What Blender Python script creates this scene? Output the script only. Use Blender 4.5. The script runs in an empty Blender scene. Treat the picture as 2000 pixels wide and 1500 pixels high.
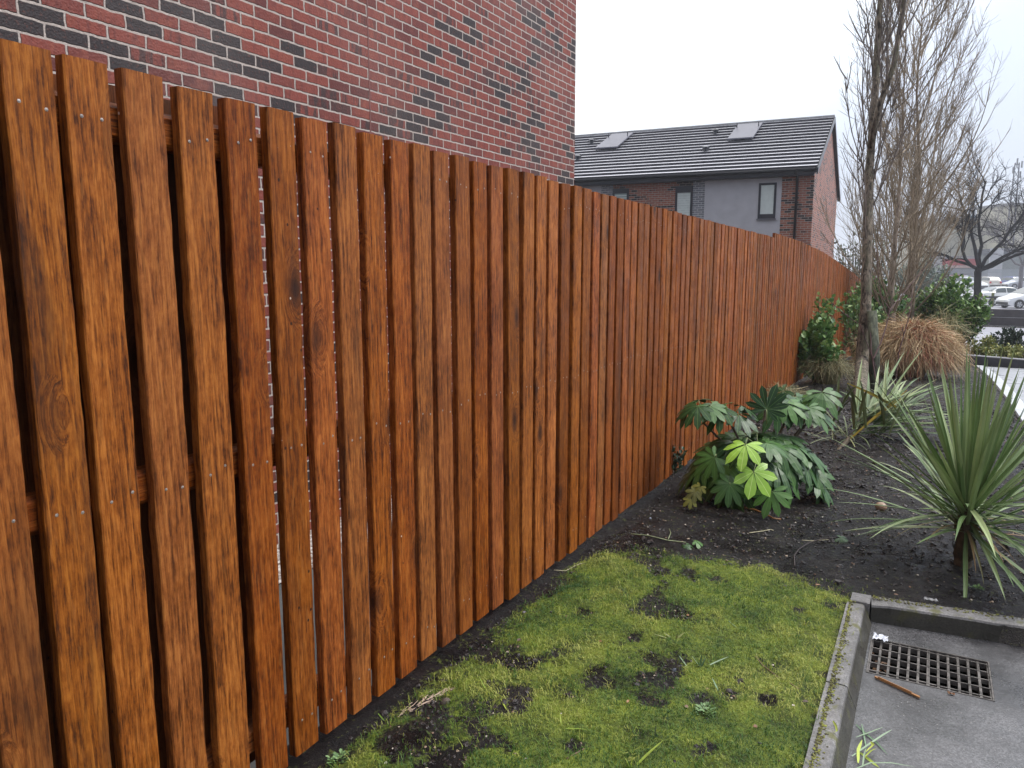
import bpy, math, random
import numpy as np
from mathutils import Vector, noise as mnoise
R = math.radians
rnd = random.Random(7)
S = bpy.context.scene
C = S.collection

# ---------------------------------------------------------------- camera
F = 1502.0; PITCH = math.atan(235 / F); YAW = math.atan(821 / (F / math.cos(PITCH)))
CAM = np.array([0, 0, 1.40])
cam = bpy.data.cameras.new('camera'); co = bpy.data.objects.new('camera', cam); C.objects.link(co)
co.location = CAM; co.rotation_euler = (math.pi / 2 - PITCH, 0, YAW)
cam.sensor_width = 36; cam.lens = F / 2000 * 36; cam.clip_start = .05; cam.clip_end = 3000
S.camera = co
# ---------------------------------------------------------------- world, sun, exposure
SUN_EL, SUN_AZ = 52, 75      # azimuth clockwise from +Y
w = bpy.data.worlds.new('World'); S.world = w; w.use_nodes = True
nt = w.node_tree; nt.nodes.clear(); N = nt.nodes.new; L = nt.links.new
out = N('ShaderNodeOutputWorld')
sky = N('ShaderNodeTexSky'); sky.sky_type = 'NISHITA'; sky.sun_disc = False
sky.sun_elevation = R(SUN_EL); sky.sun_rotation = R(SUN_AZ); sky.air_density = 1.2; sky.dust_density = 3
b1 = N('ShaderNodeBackground'); b1.inputs[1].default_value = .015; L(sky.outputs[0], b1.inputs[0])
tc = N('ShaderNodeTexCoord'); sep = N('ShaderNodeSeparateXYZ'); L(tc.outputs['Generated'], sep.inputs[0])
# overcast cloud deck: brighter overhead and to the left, cooler to the right
nz = N('ShaderNodeTexNoise'); nz.inputs['Scale'].default_value = 2.2; nz.inputs['Detail'].default_value = 4
L(tc.outputs['Generated'], nz.inputs['Vector'])
dt = N('ShaderNodeVectorMath'); dt.operation = 'DOT_PRODUCT'; L(tc.outputs['Generated'], dt.inputs[0])
dt.inputs[1].default_value = (-.62, .25, .9)
ad = N('ShaderNodeMath'); ad.operation = 'MULTIPLY_ADD'; L(nz.outputs[0], ad.inputs[0]); ad.inputs[1].default_value = .35
L(dt.outputs['Value'], ad.inputs[2])
rp = N('ShaderNodeValToRGB'); L(ad.outputs[0], rp.inputs[0])
e = rp.color_ramp.elements
e[0].position = .18; e[0].color = (.46, .50, .60, 1); e[1].position = .96; e[1].color = (1.0, 1.0, 1.0, 1)
m_ = rp.color_ramp.elements.new(.56); m_.color = (.50, .545, .65, 1)
m_ = rp.color_ramp.elements.new(.76); m_.color = (.72, .77, .83, 1)
b2 = N('ShaderNodeBackground'); L(rp.outputs[0], b2.inputs[0]); b2.inputs[1].default_value = 1.0
zs = N('ShaderNodeMapRange'); L(sep.outputs[2], zs.inputs[0])
for i, v in enumerate((.0, 1.0, .74, 1.95)): zs.inputs[i + 1].default_value = v
ys0 = N('ShaderNodeMapRange'); L(sep.outputs[1], ys0.inputs[0])
for i, v in enumerate((-.9, .5, .32, 1.0)): ys0.inputs[i + 1].default_value = v
mm = N('ShaderNodeMath'); mm.operation = 'MULTIPLY'; L(zs.outputs[0], mm.inputs[0]); L(ys0.outputs[0], mm.inputs[1]); L(mm.outputs[0], b2.inputs[1])
a_ = N('ShaderNodeAddShader'); L(b1.outputs[0], a_.inputs[0]); L(b2.outputs[0], a_.inputs[1]); L(a_.outputs[0], out.inputs[0])
sl = bpy.data.lights.new('sun', 'SUN'); sl.energy = 1.5; sl.angle = R(20); sl.color = (1, .97, .92)
so = bpy.data.objects.new('sun', sl); C.objects.link(so)
sd = Vector((math.sin(R(SUN_AZ)) * math.cos(R(SUN_EL)), math.cos(R(SUN_AZ)) * math.cos(R(SUN_EL)), math.sin(R(SUN_EL))))
so.rotation_euler = sd.to_track_quat('Z', 'Y').to_euler(); so.location = (0, 0, 30)
vs = S.view_settings; S.display_settings.display_device = 'sRGB'
vs.view_transform = 'Standard'; vs.look = 'None'; vs.gamma = 1; vs.exposure = 0.72
S.render.engine = 'CYCLES'
S.cycles.max_bounces = 6; S.cycles.diffuse_bounces = 3; S.cycles.glossy_bounces = 3
S.cycles.transparent_max_bounces = 8; S.cycles.use_denoising = True

# ---------------------------------------------------------------- geometry helpers
_fw = np.array([-math.sin(YAW) * math.cos(PITCH), math.cos(YAW) * math.cos(PITCH), -math.sin(PITCH)])
_rt = np.array([math.cos(YAW), math.sin(YAW), 0.]); _up = np.cross(_rt, _fw)
def ray(px, py): return _fw * F + _rt * (px - 1000) - _up * (py - 750)
def at(px, py, depth): return Vector(CAM + ray(px, py) * (depth / F))
GP = [(-30, 0), (1.43, 0), (3.4, -.035), (5.2, -.06), (7.4, -.09), (10.5, -.16), (13.2, -.28), (18.4, -.64), (22, -.95), (28, -1.4), (45, -1.62), (60, -1.8), (110, -1.75), (3000, -1.7)]
def g(Y): return float(np.interp(Y, [a for a, b in GP], [b for a, b in GP]))
def G(px, py, dz=0):
    r = ray(px, py); t = CAM[2] / -r[2]
    for i in range(50): t = .5 * t + .5 * (CAM[2] - g(r[1] * t) - dz) / -r[2]
    P = r * t + CAM; return Vector(P)
def onplane(px, py, z):
    r = ray(px, py); return Vector(CAM + r * ((z - CAM[2]) / r[2]))
def fbm(x, y, s, o=3, seed=0.):
    return mnoise.fractal(Vector((x * s + seed, y * s - seed, seed * .7)), 1.0, 2.0, o, noise_basis='PERLIN_ORIGINAL')

class MB:
    def __init__(s): s.v = []; s.f = []; s.a = []; s.m = []; s.mi = 0; s.seed = 0.
    def vert(s, p, a=None): s.v.append(tuple(p)); s.a.append(s.seed if a is None else a); return len(s.v) - 1
    def face(s, *i): s.f.append(i); s.m.append(s.mi)
    def box(s, x0, x1, y0, y1, z0, z1):
        i = [s.vert((x, y, z)) for z in (z0, z1) for y in (y0, y1) for x in (x0, x1)]
        for q in ((0, 2, 3, 1), (4, 5, 7, 6), (0, 1, 5, 4), (2, 6, 7, 3), (0, 4, 6, 2), (1, 3, 7, 5)): s.face(*[i[k] for k in q])
    def obox(s, c, ax, ay, az):   # centre and three half-axis vectors
        c = Vector(c); ax, ay, az = Vector(ax), Vector(ay), Vector(az)
        i = [s.vert(c + ax * x + ay * y + az * z) for z in (-1, 1) for y in (-1, 1) for x in (-1, 1)]
        for q in ((0, 2, 3, 1), (4, 5, 7, 6), (0, 1, 5, 4), (2, 6, 7, 3), (0, 4, 6, 2), (1, 3, 7, 5)): s.face(*[i[k] for k in q])
    def tube(s, pts, rad, n=6, cap=True):
        if len(pts) < 2: return
        prev = None; rings = []
        for k, p in enumerate(pts):
            p = Vector(p); d = (Vector(pts[min(k + 1, len(pts) - 1)]) - Vector(pts[max(k - 1, 0)]))
            if d.length < 1e-9: d = Vector((0, 0, 1))
            d.normalize()
            ref = prev if prev is not None else (Vector((1, 0, 0)) if abs(d.x) < .8 else Vector((0, 1, 0)))
            u = (ref - d * ref.dot(d)); u.normalize(); v = d.cross(u); prev = u
            r = rad[k] if hasattr(rad, '__len__') else rad
            rings.append([s.vert(p + (u * math.cos(6.2832 * j / n) + v * math.sin(6.2832 * j / n)) * r) for j in range(n)])
        for a, b in zip(rings, rings[1:]):
            for j in range(n): s.face(a[j], a[(j + 1) % n], b[(j + 1) % n], b[j])
        if cap: s.face(*rings[0][::-1]); s.face(*rings[-1])
    def strip(s, pts, wid, side, seed=None, fold=0.):
        """leaf blade: centre line points, half widths, side vector; fold lifts the margins"""
        rows = []; side = Vector(side)
        for k, p in enumerate(pts):
            p = Vector(p); d = Vector(pts[min(k + 1, len(pts) - 1)]) - Vector(pts[max(k - 1, 0)])
            d.normalize(); sv = side - d * side.dot(d)
            if sv.length < 1e-6: sv = Vector((1, 0, 0))
            sv.normalize(); nn = sv.cross(d); w_ = wid[k]
            if fold: rows.append([s.vert(p - sv * w_ + nn * w_ * fold, seed), s.vert(p, seed), s.vert(p + sv * w_ + nn * w_ * fold, seed)])
            else: rows.append([s.vert(p - sv * w_, seed), s.vert(p + sv * w_, seed)])
        for a, b in zip(rows, rows[1:]):
            for j in range(len(a) - 1): s.face(a[j], a[j + 1], b[j + 1], b[j])
    def build(s, name, mats, parent=None, smooth=False, loc=None):
        me = bpy.data.meshes.new(name)
        off = Vector(loc) if loc is not None else Vector((0, 0, 0))
        v = np.array(s.v, dtype=float).reshape(-1, 3) - np.array(off)
        me.from_pydata(v.tolist(), [], s.f)
        at_ = me.attributes.new('seed', 'FLOAT', 'POINT'); at_.data.foreach_set('value', np.array(s.a, dtype=np.float32))
        if not isinstance(mats, (list, tuple)): mats = [mats]
        for m in mats: me.materials.append(m)
        if len(mats) > 1: me.polygons.foreach_set('material_index', s.m)
        if smooth: me.polygons.foreach_set('use_smooth', [True] * len(s.f))
        me.update()
        o = bpy.data.objects.new(name, me); C.objects.link(o); o.location = off
        if parent is not None: o.parent = parent
        return o
def tag(o, label=None, cat=None, group=None, kind=None):
    if label: o['label'] = label
    if cat: o['category'] = cat
    if group: o['group'] = group
    if kind: o['kind'] = kind
    return o
def thing(name, label, cat, loc=(0, 0, 0), rz=0, group=None):
    o = bpy.data.objects.new(name, None); C.objects.link(o); o.location = loc; o.rotation_euler.z = rz
    o.empty_display_size = .2
    return tag(o, label, cat, group)

# ---------------------------------------------------------------- material helpers
class M:
    def __init__(s, name, rough=.6, spec=.5):
        s.mat = bpy.data.materials.new(name); s.mat.use_nodes = True; s.nt = s.mat.node_tree
        s.b = s.nt.nodes['Principled BSDF']; s.b.inputs['Roughness'].default_value = rough
        s.b.inputs['Specular IOR Level'].default_value = spec
    def n(s, t, **k):
        o = s.nt.nodes.new(t)
        for a, b in k.items(): setattr(o, a, b)
        return o
    def l(s, a, b): s.nt.links.new(a, b)
    def val(s, x, sock):
        if isinstance(x, (int, float)): sock.default_value = x
        elif isinstance(x, tuple): sock.default_value = x
        else: s.l(x, sock)
    def math(s, op, a, b=0., c=None):
        o = s.n('ShaderNodeMath', operation=op); s.val(a, o.inputs[0]); s.val(b, o.inputs[1])
        if c is not None: s.val(c, o.inputs[2])
        return o.outputs[0]
    def obj(s): return s.n('ShaderNodeTexCoord').outputs['Object']
    def attr(s, nm='seed'): return s.n('ShaderNodeAttribute', attribute_name=nm).outputs['Fac']
    def mapping(s, vec, scale=(1, 1, 1), loc=(0, 0, 0)):
        o = s.n('ShaderNodeMapping'); s.l(vec, o.inputs[0]); s.val(loc, o.inputs[1]); o.inputs[3].default_value = scale; return o.outputs[0]
    def noise(s, vec, scale, detail=3, rough=.5, dist=0.):
        o = s.n('ShaderNodeTexNoise'); s.l(vec, o.inputs['Vector']); o.inputs['Scale'].default_value = scale
        o.inputs['Detail'].default_value = detail; o.inputs['Roughness'].default_value = rough; o.inputs['Distortion'].default_value = dist
        return o.outputs[0]
    def ramp(s, fac, stops, interp='LINEAR'):
        o = s.n('ShaderNodeValToRGB'); s.l(fac, o.inputs[0]); cr = o.color_ramp; cr.interpolation = interp
        for i, (p, c) in enumerate(stops):
            el = cr.elements[i] if i < 2 else cr.elements.new(p)
            el.position = p; el.color = (c if len(c) == 4 else (*c, 1)) if isinstance(c, tuple) else (c, c, c, 1)
        return o.outputs[0]
    def mix(s, fac, a, b, mode='MIX'):
        o = s.n('ShaderNodeMix', data_type='RGBA', blend_type=mode); s.val(fac, o.inputs[0])
        for x, k in ((a, 6), (b, 7)):
            if isinstance(x, tuple) and len(x) == 3: x = (*x, 1)
            s.val(x, o.inputs[k])
        return o.outputs[2]
    def maprange(s, v, a, b, c=0., d=1.):
        o = s.n('ShaderNodeMapRange'); s.l(v, o.inputs[0])
        for i, x in enumerate((a, b, c, d)): o.inputs[i + 1].default_value = x
        return o.outputs[0]
    def bump(s, h, strength=.3, dist=.01):
        o = s.n('ShaderNodeBump'); s.l(h, o.inputs['Height']); o.inputs['Strength'].default_value = strength
        o.inputs['Distance'].default_value = dist; s.l(o.outputs[0], s.b.inputs['Normal'])
    def col(s, c): s.val((*c, 1) if isinstance(c, tuple) and len(c) == 3 else c, s.b.inputs['Base Color'])
    def rough(s, r): s.val(r, s.b.inputs['Roughness'])

def simple(name, col, rough=.6, var=.25, scale=8., bump=.0, metal=0., spec=.5):
    m = M(name, rough, spec); o = m.obj(); n1 = m.noise(o, scale, 4)
    f = m.maprange(n1, .3, .7, 1 - var, 1 + var)
    mul = m.n('ShaderNodeVectorMath', operation='SCALE'); mul.inputs[0].default_value = col; m.l(f, mul.inputs['Scale'])
    m.l(mul.outputs[0], m.b.inputs['Base Color']); m.b.inputs['Metallic'].default_value = metal
    if bump: m.bump(m.noise(o, scale * 6, 3), bump, .01)
    return m.mat

def wood(name, light=(.48, .178, .040), mid=(.255, .079, .016), dark=(.034, .010, .004), axis='Z', rough=.5, wetv=.0):
    """stained sawn softwood: stretched grain, knots that bend it, darker weather stains; a different piece for every seed"""
    m = M(name, rough, .18); o = m.obj(); sd_ = m.attr()
    off = m.n('ShaderNodeCombineXYZ'); m.l(m.math('MULTIPLY', sd_, 37.7), off.inputs[0]); m.l(m.math('MULTIPLY', sd_, 91.3), off.inputs[1]); m.l(m.math('MULTIPLY', sd_, 53.1), off.inputs[2])
    addv = m.n('ShaderNodeVectorMath', operation='ADD'); m.l(o, addv.inputs[0]); m.l(off.outputs[0], addv.inputs[1]); p = addv.outputs[0]
    st = {'Z': (1, 1, .07), 'Y': (1, .07, 1)}[axis]; kn = {'Z': (1, 1, .45), 'Y': (1, .45, 1)}[axis]
    # knots
    vor = m.n('ShaderNodeTexVoronoi', feature='F1'); m.l(m.mapping(p, tuple(5.2 * k for k in kn)), vor.inputs['Vector']); vor.inputs['Scale'].default_value = 1.
    d = vor.outputs['Distance']; sepc = m.n('ShaderNodeSeparateColor'); m.l(vor.outputs['Color'], sepc.inputs[0])
    kr = m.math('MULTIPLY', m.math('GREATER_THAN', sepc.outputs[0], .30), 1.)
    knot = m.math('MULTIPLY', m.maprange(d, .05, .15, 1., 0.), kr)
    halo = m.math('MULTIPLY', m.maprange(d, .06, .27, 1., 0.), kr)
    warp = m.math('MULTIPLY', halo, .05)
    wv = m.n('ShaderNodeCombineXYZ'); m.l(warp, wv.inputs[0]); m.l(warp, wv.inputs[1]); m.l(m.math('MULTIPLY', warp, .5), wv.inputs[2])
    ad2 = m.n('ShaderNodeVectorMath', operation='ADD'); m.l(p, ad2.inputs[0]); m.l(wv.outputs[0], ad2.inputs[1])
    pm = m.mapping(ad2.outputs[0], st)
    g1 = m.noise(pm, 115, 5, .65, .35); g2 = m.noise(pm, 330, 3, .7, .2); g3 = m.noise(m.mapping(p, kn), 9, 5, .6); g4 = m.noise(m.mapping(p, kn), 70, 4, .7)
    ring = m.n('ShaderNodeTexWave', wave_type='BANDS', bands_direction='DIAGONAL', wave_profile='SAW'); m.l(m.mapping(ad2.outputs[0], tuple(k * (1 if k == 1 else .5) for k in st)), ring.inputs['Vector'])
    ring.inputs['Scale'].default_value = 30; ring.inputs['Distortion'].default_value = 12; ring.inputs['Detail'].default_value = 2; ring.inputs['Detail Scale'].default_value = .6
    fac = m.math('ADD', m.math('ADD', m.math('MULTIPLY', g1, .55), m.math('MULTIPLY', g2, .35)), m.math('ADD', m.math('MULTIPLY', ring.outputs['Fac'], .10), m.math('MULTIPLY', m.math('SUBTRACT', g4, .5), .35)))
    fac = m.math('ADD', fac, m.math('MULTIPLY', m.math('SUBTRACT', g3, .5), .42))
    c = m.ramp(fac, [(.35, dark), (.66, light), (.49, mid)])
    # piece-to-piece tint
    wn = m.n('ShaderNodeTexWhiteNoise', noise_dimensions='1D'); m.l(m.math('MULTIPLY', sd_, 917.), wn.inputs['W'])
    sc = m.n('ShaderNodeSeparateColor'); m.l(wn.outputs['Color'], sc.inputs[0])
    c = m.mix(m.maprange(sc.outputs[0], 0, 1, 0., .40), c, mid)
    c = m.mix(m.maprange(sc.outputs[1], .45, 1, 0., .55), c, m.mix(.5, c, dark))
    hs = m.n('ShaderNodeHueSaturation'); m.l(m.maprange(sc.outputs[2], 0, 1, .490, .501), hs.inputs[0]); m.l(m.maprange(sc.outputs[1], 0, 1, .98, 1.06), hs.inputs[1])
    m.l(m.maprange(sc.outputs[0], 0, 1, 1.2, .82), hs.inputs[2]); m.l(c, hs.inputs[4]); c = hs.outputs[0]
    ln = m.noise(pm, 150, 2, .5, .3); c = m.mix(m.maprange(ln, .565, .615, 0., .5), c, m.mix(.65, c, dark))
    ln2 = m.noise(m.mapping(pm, (1, 1, 1.6), (4, 2, 9)), 110, 2, .5, .2); c = m.mix(m.maprange(ln2, .60, .64, 0., .5), c, m.mix(.5, c, light))
    c = m.mix(m.maprange(sc.outputs[2], .72, .95, 0., .5), c, m.mix(.5, c, (.10, .045, .026)))
    # dark mould / bleed stains, drawn out along the grain
    stn = m.noise(m.mapping(p, tuple(k * (3 if k < 1 else 1) for k in st)), 5, 5, .62, .6)
    c = m.mix(m.maprange(stn, .56, .70, 0., .7), c, (.05, .02, .010))
    c = m.mix(m.math('MULTIPLY', halo, .45), c, (.09, .026, .008))
    c = m.mix(m.math('MULTIPLY', knot, .88), c, (.022, .008, .005))
    # small nail holes and flecks
    v2 = m.n('ShaderNodeTexVoronoi', feature='F1'); m.l(m.mapping(p, (1, 1, .8)), v2.inputs['Vector']); v2.inputs['Scale'].default_value = 26
    s2 = m.n('ShaderNodeSeparateColor'); m.l(v2.outputs['Color'], s2.inputs[0])
    fl = m.math('MULTIPLY', m.maprange(v2.outputs['Distance'], .07, .12, 1., 0.), m.math('GREATER_THAN', s2.outputs[0], .93))
    c = m.mix(fl, c, (.03, .012, .008))
    fl2 = m.math('MULTIPLY', m.maprange(v2.outputs['Distance'], .05, .08, 1., 0.), m.math('LESS_THAN', s2.outputs[0], .02))
    c = m.mix(fl2, c, (.6, .5, .42))
    m.col(c)
    m.rough(m.maprange(m.noise(p, 9, 3), .3, .7, rough - .07, rough + .2))
    h = m.math('ADD', m.math('ADD', m.math('MULTIPLY', g1, .6), m.math('MULTIPLY', g2, .5)), m.math('MULTIPLY', knot, -.5))
    m.bump(h, .55, .004)
    return m.mat

def brick(name, mortar=(.56, .48, .43), r1=(.245, .055, .038), r2=(.115, .028, .025), r3=(.33, .095, .055), dk=(.024, .018, .019), dark_amt=.2, bw=.225, bh=.075, rough=.6, plain=None, mw=.011):
    m = M(name, rough, .35); o = m.obj(); sp = m.n('ShaderNodeSeparateXYZ'); m.l(o, sp.inputs[0])
    # slightly wavy joints
    wob = m.math('MULTIPLY', m.math('SUBTRACT', m.noise(o, 22, 4), .5), .014)
    wob2 = m.math('MULTIPLY', m.math('SUBTRACT', m.noise(m.mapping(o, (1, 1, 1), (3, 7, 1)), 22, 3), .5), .013)
    u0 = m.math('ADD', m.math('ADD', sp.outputs[0], sp.outputs[1]), wob); v0 = m.math('ADD', sp.outputs[2], wob2)
    v = m.math('DIVIDE', v0, bh); row = m.math('FLOOR', v); fv = m.math('FRACT', v)
    rn = m.n('ShaderNodeTexWhiteNoise', noise_dimensions='1D'); m.l(row, rn.inputs['W'])
    sh = m.math('ADD', m.math('MULTIPLY', m.math('FLOORED_MODULO', row, 2.), .5), m.math('MULTIPLY', rn.outputs['Value'], .09))
    u = m.math('ADD', m.math('DIVIDE', u0, bw), sh); cl = m.math('FLOOR', u); fu = m.math('FRACT', u)
    du = m.math('MULTIPLY', m.math('SUBTRACT', .5, m.math('ABSOLUTE', m.math('SUBTRACT', fu, .5))), bw)
    dv = m.math('MULTIPLY', m.math('SUBTRACT', .5, m.math('ABSOLUTE', m.math('SUBTRACT', fv, .5))), bh)
    dd = m.math('SMOOTH_MIN', du, dv, .006)
    mask = m.maprange(dd, mw * .5 - .0022, mw * .5 + .0015, 1., 0.)
    cv = m.n('ShaderNodeCombineXYZ'); m.l(cl, cv.inputs[0]); m.l(row, cv.inputs[1])
    wn = m.n('ShaderNodeTexWhiteNoise', noise_dimensions='2D'); m.l(cv.outputs[0], wn.inputs['Vector'])
    sc = m.n('ShaderNodeSeparateColor'); m.l(wn.outputs['Color'], sc.inputs[0])
    clus = m.noise(m.mapping(cv.outputs[0], (.22, .11, 1)), 1., 3, .6)
    if plain is None:
        c = m.ramp(sc.outputs[0], [(0., r2), (1., r1), (.5, r1)])
        big = m.noise(m.mapping(o, (1, 1, 1)), 9, 5, .65)
        c = m.mix(m.maprange(big, .52, .72, 0., .6), c, r3)
        c = m.mix(m.maprange(m.noise(m.mapping(o, (9, 9, 3), (5, 5, 5)), 3, 4, .6), .50, .72, 0., .75), c, r2)
        thr = m.math('ADD', sc.outputs[1], m.math('MULTIPLY', m.math('SUBTRACT', clus, .5), 2.2))
        dmask = m.maprange(thr, 1 - dark_amt, 1 - dark_amt + .05)
        # charred streaks on some reds
        part = m.math('MULTIPLY', m.maprange(thr, 1 - dark_amt * 1.7, 1 - dark_amt * 1.4), m.maprange(m.noise(m.mapping(o, (22, 22, 5)), 1, 3), .45, .55))
        c = m.mix(m.math('MAXIMUM', dmask, m.math('MULTIPLY', part, .8)), c, m.mix(m.noise(o, 30, 3), dk, tuple(x * 1.9 for x in dk)))
    else:
        c = m.mix(sc.outputs[0], plain, tuple(x * .6 for x in plain))
    c = m.mix(m.math('MULTIPLY', m.math('SUBTRACT', m.noise(o, 120, 3), .35), .5), c, m.mix(.5, c, (.02, .01, .01)))
    c = m.mix(m.math('MULTIPLY', m.maprange(m.noise(o, 1.1, 4), .45, .75), .16), c, m.mix(.5, c, mortar))
    c = m.mix(m.maprange(m.noise(o, 55, 4, .7), .56, .70, 0., .6), c, m.mix(.5, c, r3)) if plain is None else c
    mc = m.mix(m.noise(o, 40, 3), mortar, tuple(x * .68 for x in mortar))
    m.col(m.mix(mask, c, mc))
    m.bump(m.math('ADD', m.math('MULTIPLY', m.math('SUBTRACT', 1., mask), 1.), m.math('MULTIPLY', m.noise(o, 90, 4), .5)), 1., .010)
    return m.mat

def leafmat(name, stops, rough=.35, veins=None, hue_noise=14., trans=0., spec=.5, direct=False):
    m = M(name, rough, spec); o = m.obj(); s_ = m.attr()
    wn = m.n('ShaderNodeTexWhiteNoise', noise_dimensions='1D'); m.l(m.math('MULTIPLY', m.math('FLOOR', m.math('MULTIPLY', s_, 1000.)), 3.17), wn.inputs['W'])
    c = m.ramp(s_ if direct else wn.outputs['Value'], stops)
    c = m.mix(m.maprange(m.noise(o, hue_noise, 3), .35, .7, 0., .45), c, m.mix(.55, c, (.01, .015, .006)))
    if veins:
        vv = m.attr('vein'); c = m.mix(m.maprange(vv, .93, .97), c, veins)
    m.col(c)
    if trans:
        t = m.n('ShaderNodeBsdfTranslucent'); m.l(c, t.inputs[0]); mx = m.n('ShaderNodeMixShader'); mx.inputs[0].default_value = trans
        m.l(m.b.outputs[0], mx.inputs[1]); m.l(t.outputs[0], mx.inputs[2]); m.l(mx.outputs[0], m.nt.nodes['Material Output'].inputs[0])
    return m.mat

def bark(name, a, b, scale=1., lich=None):
    m = M(name, .75, .3); o = m.obj(); p = m.mapping(o, (1, 1, .3))
    n1 = m.noise(p, 22 * scale, 5, .65, .5); c = m.ramp(n1, [(.40, b), (.62, a)])
    n2 = m.noise(m.mapping(o, (1, 1, .7)), 6 * scale, 4, .6)
    if lich: c = m.mix(m.maprange(n2, .5, .62, 0., .7), c, lich)
    v = m.n('ShaderNodeTexVoronoi', feature='F1'); m.l(m.mapping(o, (1, 1, 1.6)), v.inputs['Vector']); v.inputs['Scale'].default_value = 9 * scale
    c = m.mix(m.maprange(v.outputs['Distance'], .10, .2, .85, 0.), c, (.018, .013, .010))
    m.col(c); m.bump(n1, .8, .02); return m.mat

WOOD = wood('stained_fence_wood')
WOODY = wood('stained_rail_wood', axis='Y')
WOODB = wood('dark_backboard_wood', light=(.20, .070, .02), mid=(.12, .04, .012), dark=(.03, .012, .006))
BRICK = brick('red_brick', mw=.0135)
BRICK2 = brick('far_red_brick', mortar=(.46, .40, .36), r1=(.36, .125, .078), r2=(.24, .08, .055), r3=(.44, .18, .10), dark_amt=.22, mw=.016)
BRICKG = brick('grey_brick', mortar=(.62, .62, .64), plain=(.24, .25, .29), mw=.018)

# ================================================================= GROUND
PX0 = -.125      # kerb face of the sunken pavement
def kx(Y): return -.1265 + (Y - 3.3) * .004
lawn_edge = [G(*p) for p in [(1060, 1120), (1110, 1092), (1180, 1066), (1300, 1082), (1400, 1088), (1480, 1098), (1560, 1118), (1640, 1148), (1700, 1178)]]
LEX = [p.x for p in lawn_edge]; LEY = [p.y for p in lawn_edge]
def lawnf(x, y):
    """1 well inside the moss lawn, 0 on bare soil"""
    top = np.interp(x, LEX, LEY) - y
    left = x - (-1.47 + .06 * fbm(x, y, 2.1, 2, 5) + max(0, (1.9 - y)) * .04)
    d = min(top, left, -.13 - x)
    d += .10 * fbm(x, y, 5, 3, 1.3)
    f = min(1, max(0, .15 + d / .16))
    # bare patches
    n = fbm(x, y, 3.1, 3, 9.1) + .55 * fbm(x, y, 9, 3, 4.1)
    wear = max(0., min(1., (-.85 - x) / .5))
    f *= min(1, max(.10, (.60 - n - wear * .30) / .40 + .40))
    for (cx, cy, r) in BARE:
        f *= min(1, max(0, (math.hypot(x - cx, (y - cy) * .8) - r * .42 * (1 + .8 * fbm(x, y, 14, 3, 2))) / .035))
    return f
BARE = []
for px, py, r in [(1371, 1362, .05), (1425, 1352, .028), (1497, 1368, .035), (1384, 1458, .025), (1365, 1470, .02), (1323, 1310, .02), (1240, 1245, .03), (1140, 1195, .04), (1260, 1368, .02), (1287, 1375, .02), (1165, 1310, .05), (830, 1370, .09), (1020, 1350, .04), (800, 1440, .1), (870, 1480, .09), (1120, 1455, .04), (1180, 1330, .03), (1345, 1120, .08), (1290, 1115, .07), (1400, 1130, .05), (1560, 1190, .02), (1620, 1180, .02)]:
    q = G(px, py); BARE.append((q.x, q.y, r))
def gh(x, y):
    z = g(y); lawn = y < 3.4 and x > -1.2
    if x < -1.60: z -= .5
    elif y < 24:
        near = 1. if y < 9 else .6
        z += near * (.012 * fbm(x, y, 3.5, 3, 3.3) + (.004 if lawn else .013) * fbm(x, y, 11, 4, 7.7))
        if x < -1.30: z -= .035 * min(1, (-1.30 - x) / .15)
        if y < 3.7 and x > -1.6: z += -.004
    if x > kx(y) - .03 and y < 3.49: z = -1.2
    if y > 3.5 and y < 3.62 and x > -.2: z = min(z, -.045)
    if x > -.28 and x < -.1 and y < 3.6: z = min(z, -.045)
    return z
def axis_lines(parts):
    o = []
    for a, b, n in parts: o += list(np.linspace(a, b, n, endpoint=False))
    o.append(parts[-1][1]); return o
XS = axis_lines([(-1500, -60, 8), (-60, -8, 16), (-8, -1.62, 14), (-1.62, -1.58, 2), (-1.58, .6, 110), (.6, 1.4, 26), (1.4, 6, 24), (6, 60, 20), (60, 1500, 8)])
YS = axis_lines([(-60, -1, 10), (-1, 1.0, 26), (1.0, 6.2, 260), (6.2, 12, 130), (12, 30, 90), (30, 130, 30), (130, 2500, 14)])
nx, ny = len(XS), len(YS)
gm = MB(); lw = []
for y in YS:
    for x in XS:
        f = lawnf(x, y) if (-1.6 < x < 0 and .4 < y < 3.8) else 0.
        gm.vert((x, y, gh(x, y) + f * (.006 + .009 * fbm(x, y, 17, 2, 8)))); lw.append(f)
for j in range(ny - 1):
    for i in range(nx - 1):
        a = j * nx + i; gm.face(a, a + 1, a + nx + 1, a + nx)
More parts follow.
